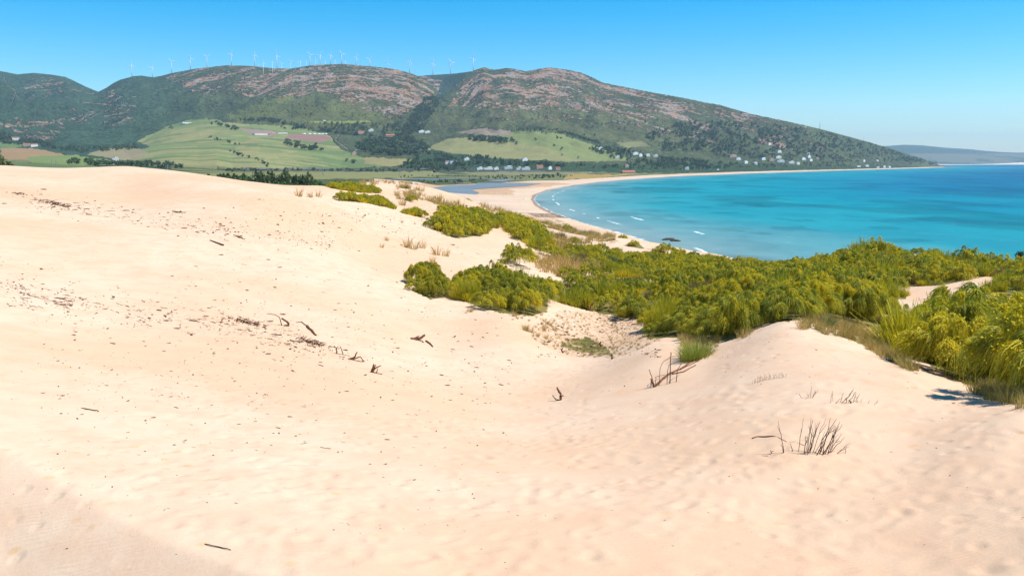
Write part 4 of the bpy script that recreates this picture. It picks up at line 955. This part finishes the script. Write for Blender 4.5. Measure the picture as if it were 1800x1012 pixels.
scatter('plant_litter',[source('s',m) for m in CH],pts,'stuff','small dark chips, pods and pebbles scattered over the pale sand','litter')
for (u_,v_,s_,lab) in [(480,762,6,'dark pebble left of the bluish one on the lower sand'),(520,766,5,'bluish pebble in the lower centre sand'),(530,781,7,'black pebble below the bluish one'),(306,782,6,'black pebble at left on the lower sand'),(323,778,4,'small dark pebble right of the left black one'),(849,893,5,'dark pebble pair in the front centre sand'),(674,764,6,'flat dark pebble right of centre on the lower sand'),(107,727,6,'dark pebble below the long stick at left')]:
    p_=at(u_,v_)[0]; o=ob('pebble',CH[1]); o.location=p_; o.scale=(s_*p_[1]/F*1.2,s_*p_[1]/F,s_*p_[1]/F*.8); tag(o,lab,'pebble','dark pebbles on the sand')
# ---------------------------------------------------------------- wind turbines
def bld():
    V=[];n=9
    for i in range(n):
        t_=i/(n-1); c=.085*(1-.78*t_)*(.45+.55*min(t_*6,1)); V+=[(-c*.35,-.008*(1-t_)-.002,t_),(-c*.1,.008*(1-t_)+.002,t_),(c*.65,0,t_)]
    Fc=[]
    for i in range(n-1):
        for j in range(3): k=(j+1)%3; Fc.append((i*3+j,i*3+k,i*3+3+k,i*3+3+j))
    Fc+= [(0,1,2)[::-1],((n-1)*3,(n-1)*3+1,(n-1)*3+2)]
    return mesh('blade',V,Fc,M['steel'],True)
BL=bld(); mb=MB(); mb.box((0,.6,.2),(3.4,10,3.6)); mb.box((0,-4.2,0.1),(2.6,1.2,2.8)); NAC=mb.mesh('nacelle',M['steel'])
mb=MB(); mb.tube([(0,-7.4,0),(0,-6.6,0),(0,-5.6,0),(0,-4.4,0)],[.4,1.3,1.6,1.6],10); HUB=mb.mesh('hub',M['steel'],True)
TUR=[(232,132,114,0,1),(268,134,118,0,1),(302,125,108,0,1),(335,120,102,0,1),(364,118,100,0,1),(407,114,95,0,1),(448,115,97,0,1),(455,121,115,1,.6),(463,124,111,2,.75),(479,122,109,2,.75),(487,116,98,0,1),(495,120,112,1,.6),(511,119,108,1,.7),(524,117,110,1,.5),(528,116,107,1,.7),(539,114,108,1,.5),(545,113,97,0,1),(555,113,105,1,.6),(563,113,96.5,0,1),(572,113,106.5,1,.6),(581.5,113,96.5,0,1),(589,112,107,1,.6),(600.5,112,95,0,1),(607,113,107,1,.6),(626,114,101,0,.9),(650,118,104,0,.9),(681,121,112,0,.9),(720,130,109,0,1.1),(761,132,112,0,1.1),(792,130,110,0,1.1),(832,122,102,0,1.1)]
proto=None; ordn=['first','second','third','fourth','fifth','sixth','seventh','eighth','ninth','tenth','eleventh','twelfth','thirteenth','fourteenth','fifteenth','sixteenth','seventeenth','eighteenth','nineteenth','twentieth']
NT_=len(TUR)
for i,(u_,vb,vh,kd,s_) in enumerate(TUR):
    a=float(ae(u_,vb)[0]); best=None
    ys=np.arange(4600,7400,15.); zz=land_z(a*ys,ys); e_=(zz-H)/ys; k=int(np.argmax(e_)); Yt=ys[k]+({0:40,1:520,2:-260}[kd])
    if u_>700 and u_<850: Yt=ys[k]+30
    xt_=a*Yt; zt=float(land_z(xt_,Yt)); zh=H+float(ae(u_,vh)[1])*Yt; hgt=max(zh-zt,25); bl=29*s_*Yt/5800
    e=empty('wind_turbine',(xt_,Yt,zt))
    tag(e,('white wind turbine on the hill skyline, %s from the left'%ordn[i]) if i<16 else ('white wind turbine on the hill skyline, %s from the right'%ordn[NT_-1-i]),'wind turbine','wind turbines along the ridge')
    mb=MB(); mb.tube([(0,0,-4),(0,0,hgt*.5),(0,0,hgt)],[2.3*s_,1.9*s_,1.2*s_],12); ob('tower',mb.mesh('tower',M['steel'],True),e)
    yaw=R(rng.uniform(5,50)) if u_>250 else R(20)
    na_=ob('nacelle',NAC,e,(0,0,hgt+.5)); na_.rotation_euler=(0,0,yaw); na_.scale=(s_,)*3
    hb=ob('hub',HUB,na_); ph=rng.uniform(0,2.09)
    for q in range(3):
        b_=ob('blade',BL,na_,(0,-6.2,0)); b_.scale=(bl/s_*1.25,bl/s_*1.25,bl/s_); b_.rotation_euler=(0,ph+q*2.0944,0)
# ---------------------------------------------------------------- far trees
CR=[crown_mesh('crown',420,.10,M['dark'],500+i,8,1.0) for i in range(3)]+[crown_mesh('crown',420,.10,M['mid'],510,8,1.1)]
CT=[crown_mesh('crown',260,.11,M['dark'],520,6,.55,.15),crown_mesh('crown',260,.10,M['dark'],521,7,.7,.1)]
mb=MB(); mb.tube([(0,0,-.06),(.01,0,.3),(.0,.01,.6)],[.035,.026,.012],6)
for s_ in ((.16,.04,.62),(-.15,.08,.6),(.03,-.17,.58)): mb.tube([(0,0,.28),(s_[0]*.6,s_[1]*.6,.45),s_],[.018,.012,.006],5)
TRK=mb.mesh('trunk',M['bark'],True)
mound=crown_mesh('crown',1500,.055,M['mid'],530,12,1.6,.0)
def tree(u,v,h,lab,grp,cr,ymin=130,w=1.0,name='tree'):
    p_=at(u,v,ymin)[0]; e=empty(name,(p_[0],p_[1],p_[2]),rng.uniform(0,6.28)); e.scale=(h*w,h*w,h)
    tag(e,lab,'tree',grp); ob('trunk',TRK,e); ob('crown',cr,e); return e
# trees close behind the dune crest
for (u_,h_,k) in [(-60,4.5,0),(-35,4.2,1),(-15,4,0),(4,3.6,1),(14,4.4,2),(20,4.0,0),(27,3.4,1),(34,3,2),(43,2.4,0)]:
    a=(u_-900)/F/CP; Y_=165+rng.uniform(0,25); zb_=float(land_z(a*Y_,Y_)); h_=h_/4.4*(H+float(ae(u_,267)[1])*Y_-zb_); e=empty('tree',(a*Y_,Y_,zb_-.3),rng.uniform(0,6)); e.scale=(h_*.9,h_*.9,h_)
    tag(e,'dark leafy tree in the clump just behind the far left dune crest','tree','trees behind the far left crest'); ob('trunk',TRK,e); ob('crown',CR[k],e)
def hidden_row(us_,Y0,zb,top_v,lab,grp,crs,w=1,name='tree'):
    for u_ in us_:
        Y_=Y0+rng.uniform(-20,20); a=(u_-900)/F/CP; z_=float(land_z(a*Y_,Y_)); tv=top_v(u_)+rng.uniform(-1.5,1.5); zt=H+float(ae(u_,tv)[1])*Y_; h_=max(zt-z_,4)
        e=empty(name,(a*Y_,Y_,z_),rng.uniform(0,6.28)); ww=w*min(h_,15)/h_; e.scale=(h_*ww,h_*ww,h_); tag(e,lab,'tree',grp); ob('trunk',TRK,e); ob('crown',crs[int(rng.integers(0,len(crs)))],e)
hidden_row(np.arange(445,548,5.5),620,0,lambda u:303+6*((u-480)/60)**2*.6,'dark dense tree in the row behind the central dune crest','dark trees behind the central crest',CR[:3],.8)
hidden_row([478,492,507,520],560,0,lambda u:318+((u-500)/20)**2,'light green rounded tree in front of the dark row behind the crest','light rounded trees behind the crest',[mound],1.4)
hidden_row([338,346,353,364],640,0,lambda u:301+(0 if u>350 else 2),'grey-green round tree alone left of the dark row behind the dune','round trees left of the dark row',[CR[1],CT[1]],.9)
hidden_row(np.arange(372,445,6),640,0,lambda u:308,'bright green bushy tree between the round trees and the dark row','bright trees behind the dune',[CR[3],CR[0]],1.0)
hidden_row(np.r_[550:600:9],620,0,lambda u:316,'low olive tree at the right end of the row behind the crest','olive trees at the row end',[CR[3],CR[1]],1.1)
# individual trees beyond: hedge lines, pasture trees, village trees
FT=[]
def rowt(lst,n,h0,h1,lab,grp,ju=2,jv=.7,cr=0):
    q=bandpts(n,lst,jv,ju); g=at([p_[0] for p_ in q],[p_[1] for p_ in q],900)
    for p_ in g: FT.append((p_,rng.uniform(h0,h1),lab,grp))
rowt([(400,302),(450,301),(520,300),(580,300.5),(640,301.5),(700,301.5)],52,6,11,'dark tree in the hedge line along the valley road','hedge trees along the road')
rowt([(300,224),(303,237)],4,8,11,'dark tree in the short column on the left pasture','trees in the short column')
rowt([(366,242),(400,250),(430,258)],14,7,11,'small tree in the upper hedge across the pasture','upper hedge trees')
rowt([(405,266),(422,274),(445,279),(465,286),(468,292)],16,7,12,'small tree in the lower hedge across the pasture','lower hedge trees')
rowt([(500,255),(520,258),(545,262),(560,264)],22,14,22,'dark tree in the grove in the middle of the pasture','grove trees in the pasture',3,2)
rowt([(368,218),(395,222),(417,228)],16,12,17,'dark tree in the hedge at the top of the pasture','hedge trees at the pasture top',3,1)
rowt([(605,284),(632,289)],4,10,14,'lone dark tree on the pale pasture near the road','lone pasture trees',3,1)
rowt([(1052,235),(968,246),(995,250),(940,243),(1020,277),(975,262)],12,9,14,'scattered dark tree on the right pasture below the mountain','scattered right pasture trees',8,4)
rowt([(150,289),(200,291),(260,289),(300,294)],26,8,13,'dark bushy tree on the valley edge above the left dune crest','trees above the left crest')
rowt([(920,311),(960,311),(990,309)],18,5,10,'low dark tree in the thicket behind the beach','thicket trees behind the beach',5,1.2)
CHF=[crown_mesh('crown',70,.17,M['dark'],600+i,5,1.0,.1) for i in range(3)]+[crown_mesh('crown',70,.17,M['mid'],610,5,1.0,.1)]
for p_,h_,lab,gr in FT:
    o=ob('tree',CHF[int(rng.integers(0,4))]); o.location=(p_[0],p_[1],p_[2]-.04*h_); w_=rng.uniform(1,1.5); o.scale=(h_*w_,h_*w_,h_); o.rotation_euler=(0,0,rng.uniform(0,6)); tag(o,lab,'tree',gr)
# the far woods as cover
pts=[]
HPX=[(787,288,9),(820,282,6),(922,283,7),(1101,294,5),(1085,278,6),(1120,273,10),(1145,276,10),(1207,298,6),(1287,277,10),(1310,286,14),(1345,282,16),(1368,281,14),(1396,287,12),(1369,268,7),(1420,277,14),(1352,255,6),(1515,290,14),(1550,292,16),(28,246,7),(53,257,12),(634,235,7),(652,231,6),(686,240,10),(745,233,10)]
def wood(poly,n,h0,h1,kinds=(0,1,2,3)):
    P_=np.array(poly); c=0; L_=[]
    while len(L_)<n:
        q=rng.uniform(P_.min(0),P_.max(0),(n,2)); k=inpoly(q[:,0],q[:,1],poly); L_+= [tuple(a) for a in q[k]]
    L_=[q for q in L_[:n] if float(vn(np.array(q[0]/13),np.array(q[1]/6),55))+rng.normal(0,.12)>.36 and not any(abs(q[0]-hu)<hw and -3<q[1]-hv<7 for hu,hv,hw in HPX)]; g=at([q[0] for q in L_],[q[1] for q in L_],1000)
    for p_ in g: pts.append((p_[0],p_[1],p_[2]-.5,rng.uniform(h0,h1),int(rng.choice(kinds))))
wood([(650,246),(700,240),(735,248),(755,262),(752,275),(700,276),(650,272),(620,262)],420,16,26,(0,1,2))
wood([(540,217),(640,217),(740,222),(760,240),(700,245),(600,236),(520,224)],420,9,15,(0,1,2))
wood([(735,270),(800,272),(900,284),(1000,290),(1080,292),(1100,295),(1060,297),(900,291),(810,292),(780,299),(740,300),(700,296)],560,9,17)
wood([(780,290),(800,293),(820,299),(790,302),(755,300)],80,9,13)
wood([(1050,258),(1100,265),(1180,276),(1250,285),(1250,297),(1150,292),(1080,280),(1030,262)],420,9,16)
wood([(1100,288),(1250,285),(1400,287),(1560,288),(1560,292),(1400,294),(1200,299),(1100,298)],420,7,12)
wood([(1130,240),(1200,215),(1300,215),(1380,222),(1480,240),(1560,262),(1620,283),(1560,288),(1400,284),(1260,275),(1160,262)],1700,9,17,(0,1,2))
wood([(1560,265),(1640,287),(1660,291),(1600,290)],160,12,20,(0,1,2))
wood([(745,175),(765,165),(780,175),(760,200),(740,235),(700,240),(720,205)],420,10,17,(0,1,2))
wood([(0,230),(60,248),(150,262),(240,255),(250,262),(150,270),(60,258),(0,252)],420,9,15,(0,1,2))
wood([(120,285),(300,288),(330,300),(220,293),(120,290)],130,9,14)
wood([(410,212),(470,214),(500,228),(540,226),(520,218),(470,208)],160,9,14,(0,1,2))
wood([(930,225),(1000,238),(1060,256),(1050,250),(980,228)],120,8,12,(0,1,2))
wood([(830,240),(900,246),(912,256),(870,252),(820,246)],130,10,15,(0,1,2))
wood([(700,310),(900,309),(1010,309),(1010,312),(900,316),(700,312)],140,3,6)
wood([(735,318),(830,316),(840,318),(800,321),(740,323)],70,3,6,(3,))
wood([(0,180),(300,190),(500,180),(700,190),(900,180),(1200,215),(1200,240),(900,215),(500,205),(0,205)],700,5,10,(0,1,2))
scatter('woodland',[source('s',m) for m in CHF],pts,'stuff','dark green woods and maquis covering the valley edge and hillsides','woodland')
# ---------------------------------------------------------------- houses
def house(u,v,w,d,h,lab,roof='flat',wall='wall',yaw=None,grp='houses below the mountain'):
    w*=1.3; d*=1.2; h*=1.35
    p_=at(u,v,1000)[0]; e=empty('house',(p_[0],p_[1],p_[2]),rng.uniform(.25,.85) if yaw is None else yaw); tag(e,lab,'house',grp)
    mb=MB(); mb.box((0,0,h/2-1),(w,d,h+2)); 
    if h>5: mb.box((w*.18,d*.1,h+1.2),(w*.45,d*.6,2.5))
    ob('wall',mb.mesh('wall',M[wall]),e)
    mb=MB()
    if roof=='flat': mb.box((0,0,h+.12),(w+.5,d+.5,.24)); (mb.box((w*.18,d*.1,h+2.6),(w*.47,d*.62,.25)) if h>5 else None)
    else:
        x_,y_=w/2+.5,d/2+.5; r_=h+d*.28
        mb.add([(-x_,-y_,h),(x_,-y_,h),(x_,y_,h),(-x_,y_,h),(-x_,0,r_),(x_,0,r_)],[(0,1,5,4),(2,3,4,5),(0,4,3),(1,2,5),(0,3,2,1)])
    ob('roof',mb.mesh('roof',M['flat' if roof=='flat' else 'tile']),e)
    nw=max(int(w/4),2)
    for i in range(nw):
        x_=-w/2+(i+.5)*w/nw
        if i==nw//2: mb=MB(); mb.box((x_,-d/2-.02,1.1),(1.2,.12,2.2)); ob('door',mb.mesh('door',M['bark']),e)
        else: mb=MB(); mb.box((x_,-d/2-.02,1.7),(1.5,.12,1.3)); ob('window',mb.mesh('window',M['glass']),e)
    return e
HS=[(787,288,15,'tile','wall','white house with red roof, left of two at the village edge'),(797,287,22,'flat','wall','two-part white house, right of two at the village edge'),
(820,282,15,'flat','wall','small white house among dark trees above the village'),(843,299,16,'flat','wall','leftmost low white building of the roadside row'),(858,299,24,'flat','wall','long white building with bluish shade in the roadside row'),(872,299,13,'flat','wall','third small white building in the roadside row'),
(893,297,22,'flat','wall','pale building left of the long white one by the road'),(912,299,14,'flat','wall','left half of the long white terrace by the road'),(924,299,22,'flat','wall','right half of the long white terrace by the road'),(922,283,18,'flat','wall','white house alone on the slope above the long terrace'),
(948,296,20,'tile','pink','pinkish house with tiled roof right of the long terrace'),(966,298,12,'flat','wall','small white hut right of the pinkish house'),(980,299,14,'tile','pink','low brownish house at the right end of the roadside row'),
(1104,305,34,'tile','pink','long red-roofed building directly behind the beach'),(1101,294,13,'flat','pink','small pinkish house among trees above the red-roofed building'),
(1085,278,15,'flat','wall','white farm at the pointed end of the right pasture'),(1116,272,22,'flat','wall','largest white villa left in the hillside trees'),(1125,275,16,'flat','wall','white villa second in the hillside group'),(1138,275,16,'flat','wall','white villa third in the hillside group'),(1152,276,16,'flat','wall','white villa rightmost in the hillside group'),
(1055,263,16,'flat','wall','white shed at the upper edge of the right pasture'),
(1207,298,14,'flat','wall','small white house near the beach below the mountain'),(1261,299,10,'flat','wall','tiny white house beside a dark tree near the beach'),
(1287,276,30,'flat','pink','large pinkish villa on the lower mountain slope'),(1297,281,20,'flat','wall','white villa below the large pinkish one'),(1310,287,22,'flat','wall','white houses lowest left on the lower slope'),(1327,289,16,'flat','wall','small white house right of the lowest left one'),
(1341,281,20,'flat','wall','white villa midway along the slope'),(1355,283,22,'flat','pink','pale villa left of the bright one'),(1367,278,26,'flat','wall','bright white villa in the centre of the slope village'),(1371,285,30,'flat','wall','broad white villa below the bright one'),(1390,287,24,'flat','wall','white villa lower right in the slope village'),(1402,289,16,'flat','wall','white villa at the lower right end of the slope village'),
(1369,268,20,'flat','wall','white villa high above the slope village'),(1411,281,24,'flat','wall','white villa in the right hillside cluster, lower left'),(1421,277,22,'flat','wall','white villa in the right hillside cluster, upper'),(1424,283,22,'flat','wall','white villa in the right hillside cluster, lower right'),(1436,280,15,'flat','pink','pinkish villa right end of the hillside cluster'),
(1420,272,15,'flat','wall','white villa topmost in the right hillside cluster'),(1352,255,18,'flat','wall','pale house high on the mountain slope'),
(1507,293,34,'flat','wall','long white hotel building, leftmost above the far beach'),(1523,293,22,'flat','wall','short white building second from left above the far beach'),(1541,294,34,'flat','wall','long white building third above the far beach'),(1553,294,26,'flat','wall','white building fourth above the far beach'),(1562,295,30,'flat','wall','white building rightmost above the far beach'),(1518,284,18,'flat','wall','small white house above the far hotels'),(1541,284,20,'flat','wall','small white house up the slope over the long building'),
(28,246,24,'tile','wall','white farmhouse with orange roof in the left valley'),(47,257,20,'tile','pink','left of two orange-roofed houses in the left valley'),(60,258,20,'tile','wall','right of two orange-roofed houses in the left valley'),(203,283,12,'flat','wall','tiny white hut above the left dune crest'),
(329,217,46,'flat','wall','long white shed at the top of the pasture'),(461,237,60,'flat','wall','very long white shed on bare ground in the pasture'),(478,238,24,'flat','pink','brownish shed right of the very long white one'),(496,235,34,'flat','wall','low cream shed on the upper pasture'),
(634,235,24,'tile','pink','tiled house at the left of the wood'),(652,231,18,'flat','wall','pale house behind the dark trees above the wood'),(686,240,34,'tile','pink','wide orange-roofed house above the wood'),(740,233,22,'flat','wall','white house left on the slope right of the wood'),(751,234,20,'flat','wall','white house right on the slope right of the wood'),(570,213,10,'flat','wall','tiny white tower house on the hillside'),
(626,265,7,'flat','wall','tiny white hut at the foot of the dark wood'),(622,272,12,'flat','pink','small pale barn at the left foot of the wood')]
for (u_,v_,w_,rf,wl,lab) in HS:
    house(u_,v_,w_,max(w_*.45,6),3.6 if w_>30 or w_<12 else 6.2,lab,rf,wl)
# white polytunnels in a row
for i,u_ in enumerate((534,544,552,560,566,572)):
    p_=at(u_,235.5,1000)[0]; n=9; an=np.linspace(0,np.pi,n); V=[];w_=9;L_=16
    for x_ in (-L_/2,L_/2): V+=[(x_,w_/2*math.cos(q),w_/2*math.sin(q)*.8-.5) for q in an]
    Fc=[(j,j+1,n+j+1,n+j) for j in range(n-1)]+[tuple(range(n))[::-1],tuple(range(n,2*n))]
    o=ob('polytunnel',mesh('polytunnel',V,Fc,M['white'],True)); o.location=p_; tag(o,'white polytunnel on the upper pasture, %s in its row from the left'%ordn[i],'polytunnel','row of polytunnels')
# ---------------------------------------------------------------- poles, mast, vans, people, rocks
def pole(u,vb,vt,lab,r=.22,name='utility_pole',cat='pole',arm=True,ymin=700,Yfix=None):
    if Yfix: a=(u-900)/F/CP; p_=np.array([a*Yfix,Yfix,float(land_z(a*Yfix,Yfix))])
    else: p_=at(u,vb,ymin)[0]
    zt=H+float(ae(u,vt)[1])*p_[1]; h_=zt-p_[2]; e=empty(name,tuple(p_)); tag(e,lab,cat,'poles in the valley')
    mb=MB(); mb.tube([(0,0,-.5),(0,0,h_)],[r*1.2,r],8); ob('pole',mb.mesh('pole',M['grey']),e)
    if arm: mb=MB(); mb.box((0,0,h_-.6),(2.2,.16,.16)); mb.box((-.9,0,h_-.35),(.12,.12,.35)); mb.box((.9,0,h_-.35),(.12,.12,.35)); ob('crossarm',mb.mesh('crossarm',M['grey']),e)
pole(307,309,290,'grey pole with pinkish top rising behind the left dune crest',.25,Yfix=700)
pole(108,288,280,'left of two short poles behind the far left dune crest',.4,Yfix=1500); pole(115.5,288,283,'right of two short poles behind the far left dune crest',.4,Yfix=1500)
pole(568,309,294,'tall pole at the left end of the flat field',.45); pole(703,309,291,'tall pole at the right end of the flat field',.45); pole(833,299,287,'pole at the left of the roadside houses',.45); pole(846,299,287,'pole beside the leftmost roadside house',.4)
pole(877,299,286,'pole right of the third roadside house',.4); pole(887,299,286,'pole left of the long white terrace',.4); pole(943,299,287,'pole between the terrace and the pinkish house',.4); pole(1047,303,285,'tallest slim mast by the road behind the beach',.5,'mast','mast',False)
pole(1441,227,216,'thin antenna mast on the mountain skyline',1.0,'mast','mast',False); pole(1518,245,241,'small antenna on the lower mountain skyline',.9,'mast','mast',False)
def van(u,v,lab,mat='white',L_=6.0):
    p_=at(u,v,900)[0]; e=empty('camper_van',tuple(p_),rng.uniform(-.5,.5)); tag(e,lab,'van','vans beside the lagoon'); w_,h_=2.2,2.7
    pr=[(-L_/2,.45),(L_/2,.45),(L_/2,1.2),(L_/2-.5,1.4),(L_/2-1.1,h_-.3),(L_/2-1.5,h_),(-L_/2+.1,h_),(-L_/2,h_-.2)]
    V=[(x_,-w_/2,z_) for x_,z_ in pr]+[(x_,w_/2,z_) for x_,z_ in pr]; n=len(pr); Fc=[tuple(range(n)),tuple(range(n,2*n))[::-1]]+[(j,n+j,n+(j+1)%n,(j+1)%n) for j in range(n)]
    ob('body',mesh('body',V,Fc,M[mat]),e)
    mb=MB(); mb.box((0.2,0,1.9),(L_*.6,w_+.06,.55)); ob('window',mb.mesh('window',M['glass']),e)
    for sx in(-1,1):
        for sy in(-1,1): mb=MB(); mb.tube([(sx*L_*.3,sy*(w_/2-.2),.4),(sx*L_*.3,sy*(w_/2+.03),.4)],.4,12); ob('wheel',mb.mesh('wheel',M['tyre']),e)
for u_,v_,m_,lab in [(723,323,'white','white camper van, leftmost by the lagoon thicket'),(732,324.5,'white','white camper van beside the leftmost one'),(763,319.5,'white','white van in the middle of the lagoon bank'),(771,317.5,'white','white van just right of the middle one'),(776,319.5,'grey','grey van behind the lagoon bushes'),(800,321.5,'purple','purple van at the lagoon edge'),(806,320.5,'navy','dark blue van beside the purple one'),(812,321,'navy','dark van rightmost at the lagoon edge'),(1038,303.5,'white','white van parked left of the red-roofed building'),(1078,304.5,'white','white van parked beside the red-roofed building')]: van(u_,v_,lab,m_)
def person_mesh(name,stride,arm,mat2):
    V=[(0,0,.93),(0,0,1.15),(0,0,1.4),(0,0,1.5),(0,0,1.62),(0,0,1.74),(.1,0,.88),(.11,stride*.5,.48),(.11,stride,.06),(.11,stride+.14,.03),(-.1,0,.88),(-.11,-stride*.3,.48),(-.11,-stride,.06),(-.11,-stride+.14,.03),(.19,0,1.4),(.24,-arm*.3,1.12),(.26,arm*.2,.86),(.27,arm*.25,.76),(-.19,0,1.4),(-.24,arm*.3,1.12),(-.26,arm*.6,.9),(-.27,arm*.7,.8)]
    E=[(0,1),(1,2),(2,3),(3,4),(4,5),(0,6),(6,7),(7,8),(8,9),(0,10),(10,11),(11,12),(12,13),(2,14),(14,15),(15,16),(16,17),(2,18),(18,19),(19,20),(20,21)]
    rd=[.15,.13,.15,.06,.095,.08,.09,.065,.045,.04,.09,.065,.045,.04,.06,.045,.035,.04,.06,.045,.035,.04]
    me=bpy.data.meshes.new(name); me.from_pydata(V,E,[]); o=bpy.data.objects.new(name,me); col.objects.link(o)
    m=o.modifiers.new('s','SKIN'); 
    for i,r_ in enumerate(rd): me.skin_vertices[0].data[i].radius=(r_,r_*.8)
    me.skin_vertices[0].data[0].use_root=True
    o.modifiers.new('u','SUBSURF').levels=1
    dg=bpy.context.evaluated_depsgraph_get(); m2=bpy.data.meshes.new_from_object(o.evaluated_get(dg)); m2.name=name
    bpy.data.objects.remove(o); m2.materials.clear(); m2.materials.append(M['skin']); m2.materials.append(mat2)
    for p_ in m2.polygons:
        z_=p_.center.z; p_.material_index=1 if (.62<z_<1.42 and abs(p_.center.x)<.2) else 0
        p_.use_smooth=True
    return m2
PM=[person_mesh('person',.22,.2,M['cloth1']),person_mesh('person',.05,.05,M['cloth2']),person_mesh('person',.3,-.2,M['white'])]
PPL=[(951,369,'person standing at the waterline, left of a group'),(955,370.5,'person in the waterline group, second from left'),(960,371.5,'person in the middle of the waterline group'),(964,372.5,'person in the waterline group, second from right'),(967,373.5,'person rightmost in the waterline group'),
(885,345,'person standing by belongings on the wide beach'),(889,343,'person beside the one by belongings'),(890,341,'person farthest of three by belongings'),(957,331,'person alone on the upper beach near the lagoon end'),(869,341,'person walking on sand right of the lagoon'),(911,358,'person low on the beach near the grassy dunes'),(916,362,'person nearest the grassy dunes on the beach'),(929,330,'person on the beach halfway to the water'),(995,332,'person close to the waterline in pinkish clothes'),(1004,328,'person on the far curve of the beach'),(752,339,'person left of the lagoon by the dune foot'),(920,351,'person between the lagoon and the surf'),(902,343,'person near parasols on the wide beach'),(1170,310.5,'person far along the beach')]
for i,(u_,v_,lab) in enumerate(PPL):
    p_=at(u_,v_,400)[0]; o=ob('person',PM[i%3]); o.location=p_; o.rotation_euler=(0,0,rng.uniform(0,6.28)); tag(o,lab,'person','people on the beach')
def rock(u,v,s_,lab,ymin=300,xy=None):
    import bmesh
    g=np.random.default_rng(int(u)); bm=bmesh.new(); bmesh.ops.create_icosphere(bm,subdivisions=3,radius=1)
    for q in bm.verts:
        n_=float(fbm(np.array(q.co.x*1.3+u),np.array(q.co.y*1.3+q.co.z*1.7),3,4)); q.co*=1+.45*n_; q.co.z*=.6
    me=bpy.data.meshes.new('rock'); bm.to_mesh(me); bm.free(); me.materials.append(M['rockm'])
    a,e_=ae(u,v); Y_=-H/float(e_); o=ob('rock',me); o.location=(float(a)*Y_,Y_,.1); o.scale=(s_*1.8,s_,s_); tag(o,lab,'rock','shore rocks')
rock(1178,421,1.6,'larger dark wave-washed rock beyond the left scrub'); rock(1187,424,1.6,'smaller dark rock beside the larger one in the surf'); rock(1171,422,1.2,'smallest dark rock in the foam left of the larger one')
# dark tree cut by the right edge of the view
p_=at(1800,500)[0]; a=(1799-900)/F; Y_=92; zb=float(land_z(a*Y_,Y_)); e=empty('tree',(a*Y_,Y_,zb)); zt=H+float(ae(1799,440)[1])*Y_; e.scale=((zt-zb)*.42,(zt-zb)*.42,zt-zb)
tag(e,'dark slender tree at the right edge against the sea','tree'); ob('trunk',TRK,e); ob('crown',crown_mesh('crown',700,.06,M['dark'],77,8,1.0,.45),e)
# ---------------------------------------------------------------- air, light, camera
mb=MB(); mb.box((0,11400,365),(52000,23800,750)); me=mb.mesh('haze',None)
o=ob('haze',me); tag(o,'thin blue sea haze over the bay and hills','haze',None,'stuff')
hm=bpy.data.materials.new('haze'); hm.use_nodes=True; n=hm.node_tree.nodes; n.remove(n['Principled BSDF']); pv=n.new('ShaderNodeVolumePrincipled')
pv.inputs['Color'].default_value=(.50,.76,1,1); pv.inputs['Density'].default_value=4.0e-5; pv.inputs['Anisotropy'].default_value=.2
hm.node_tree.links.new(pv.outputs[0],n['Material Output'].inputs['Volume']); me.materials.append(hm)
SUN_EL=59; SUN_AZ=-5   # azimuth measured from +X (right) towards +Y (ahead)
w=bpy.data.worlds.new('World'); sc.world=w; w.use_nodes=True; n=w.node_tree.nodes; l=w.node_tree.links
sk=n.new('ShaderNodeTexSky'); sk.sky_type='NISHITA'; sk.sun_disc=False; sk.sun_elevation=R(SUN_EL); sk.sun_rotation=R(90-SUN_AZ); sk.air_density=1.0; sk.dust_density=.05; sk.ozone_density=3.0; sk.altitude=50
hs=n.new('ShaderNodeHueSaturation'); hs.inputs['Saturation'].default_value=1.7; hs.inputs['Hue'].default_value=.484
l.new(sk.outputs[0],hs.inputs['Color']); tm=n.new('ShaderNodeMix'); tm.data_type='RGBA'; tm.blend_type='MULTIPLY'; tm.inputs[0].default_value=1; tm.inputs[7].default_value=(.88,1.0,1.14,1); l.new(hs.outputs[0],tm.inputs[6]); l.new(tm.outputs[2],n['Background'].inputs[0]); n['Background'].inputs[1].default_value=.08
ld=bpy.data.lights.new('sun','SUN'); ld.energy=3.6; ld.angle=R(.53); ld.color=(1,.95,.87); so=bpy.data.objects.new('sun',ld); col.objects.link(so)
from mathutils import Vector
d_=Vector((math.cos(R(SUN_EL))*math.cos(R(SUN_AZ)),math.cos(R(SUN_EL))*math.sin(R(SUN_AZ)),math.sin(R(SUN_EL))))
so.rotation_euler=d_.to_track_quat('Z','Y').to_euler(); so.location=(0,0,200)
cd=bpy.data.cameras.new('camera'); cd.sensor_width=36; cd.lens=36*F/1800; cd.clip_start=.2; cd.clip_end=60000
co=bpy.data.objects.new('camera',cd); col.objects.link(co); co.location=(0,0,H); co.rotation_euler=(math.pi/2-P,0,0); sc.camera=co
sc.view_settings.view_transform='Standard'; sc.view_settings.look='None'; sc.view_settings.exposure=.9; sc.view_settings.gamma=1
sc.render.engine='CYCLES'; sc.cycles.volume_bounces=0; sc.cycles.max_bounces=6
sc.render.resolution_x=1024; sc.render.resolution_y=575
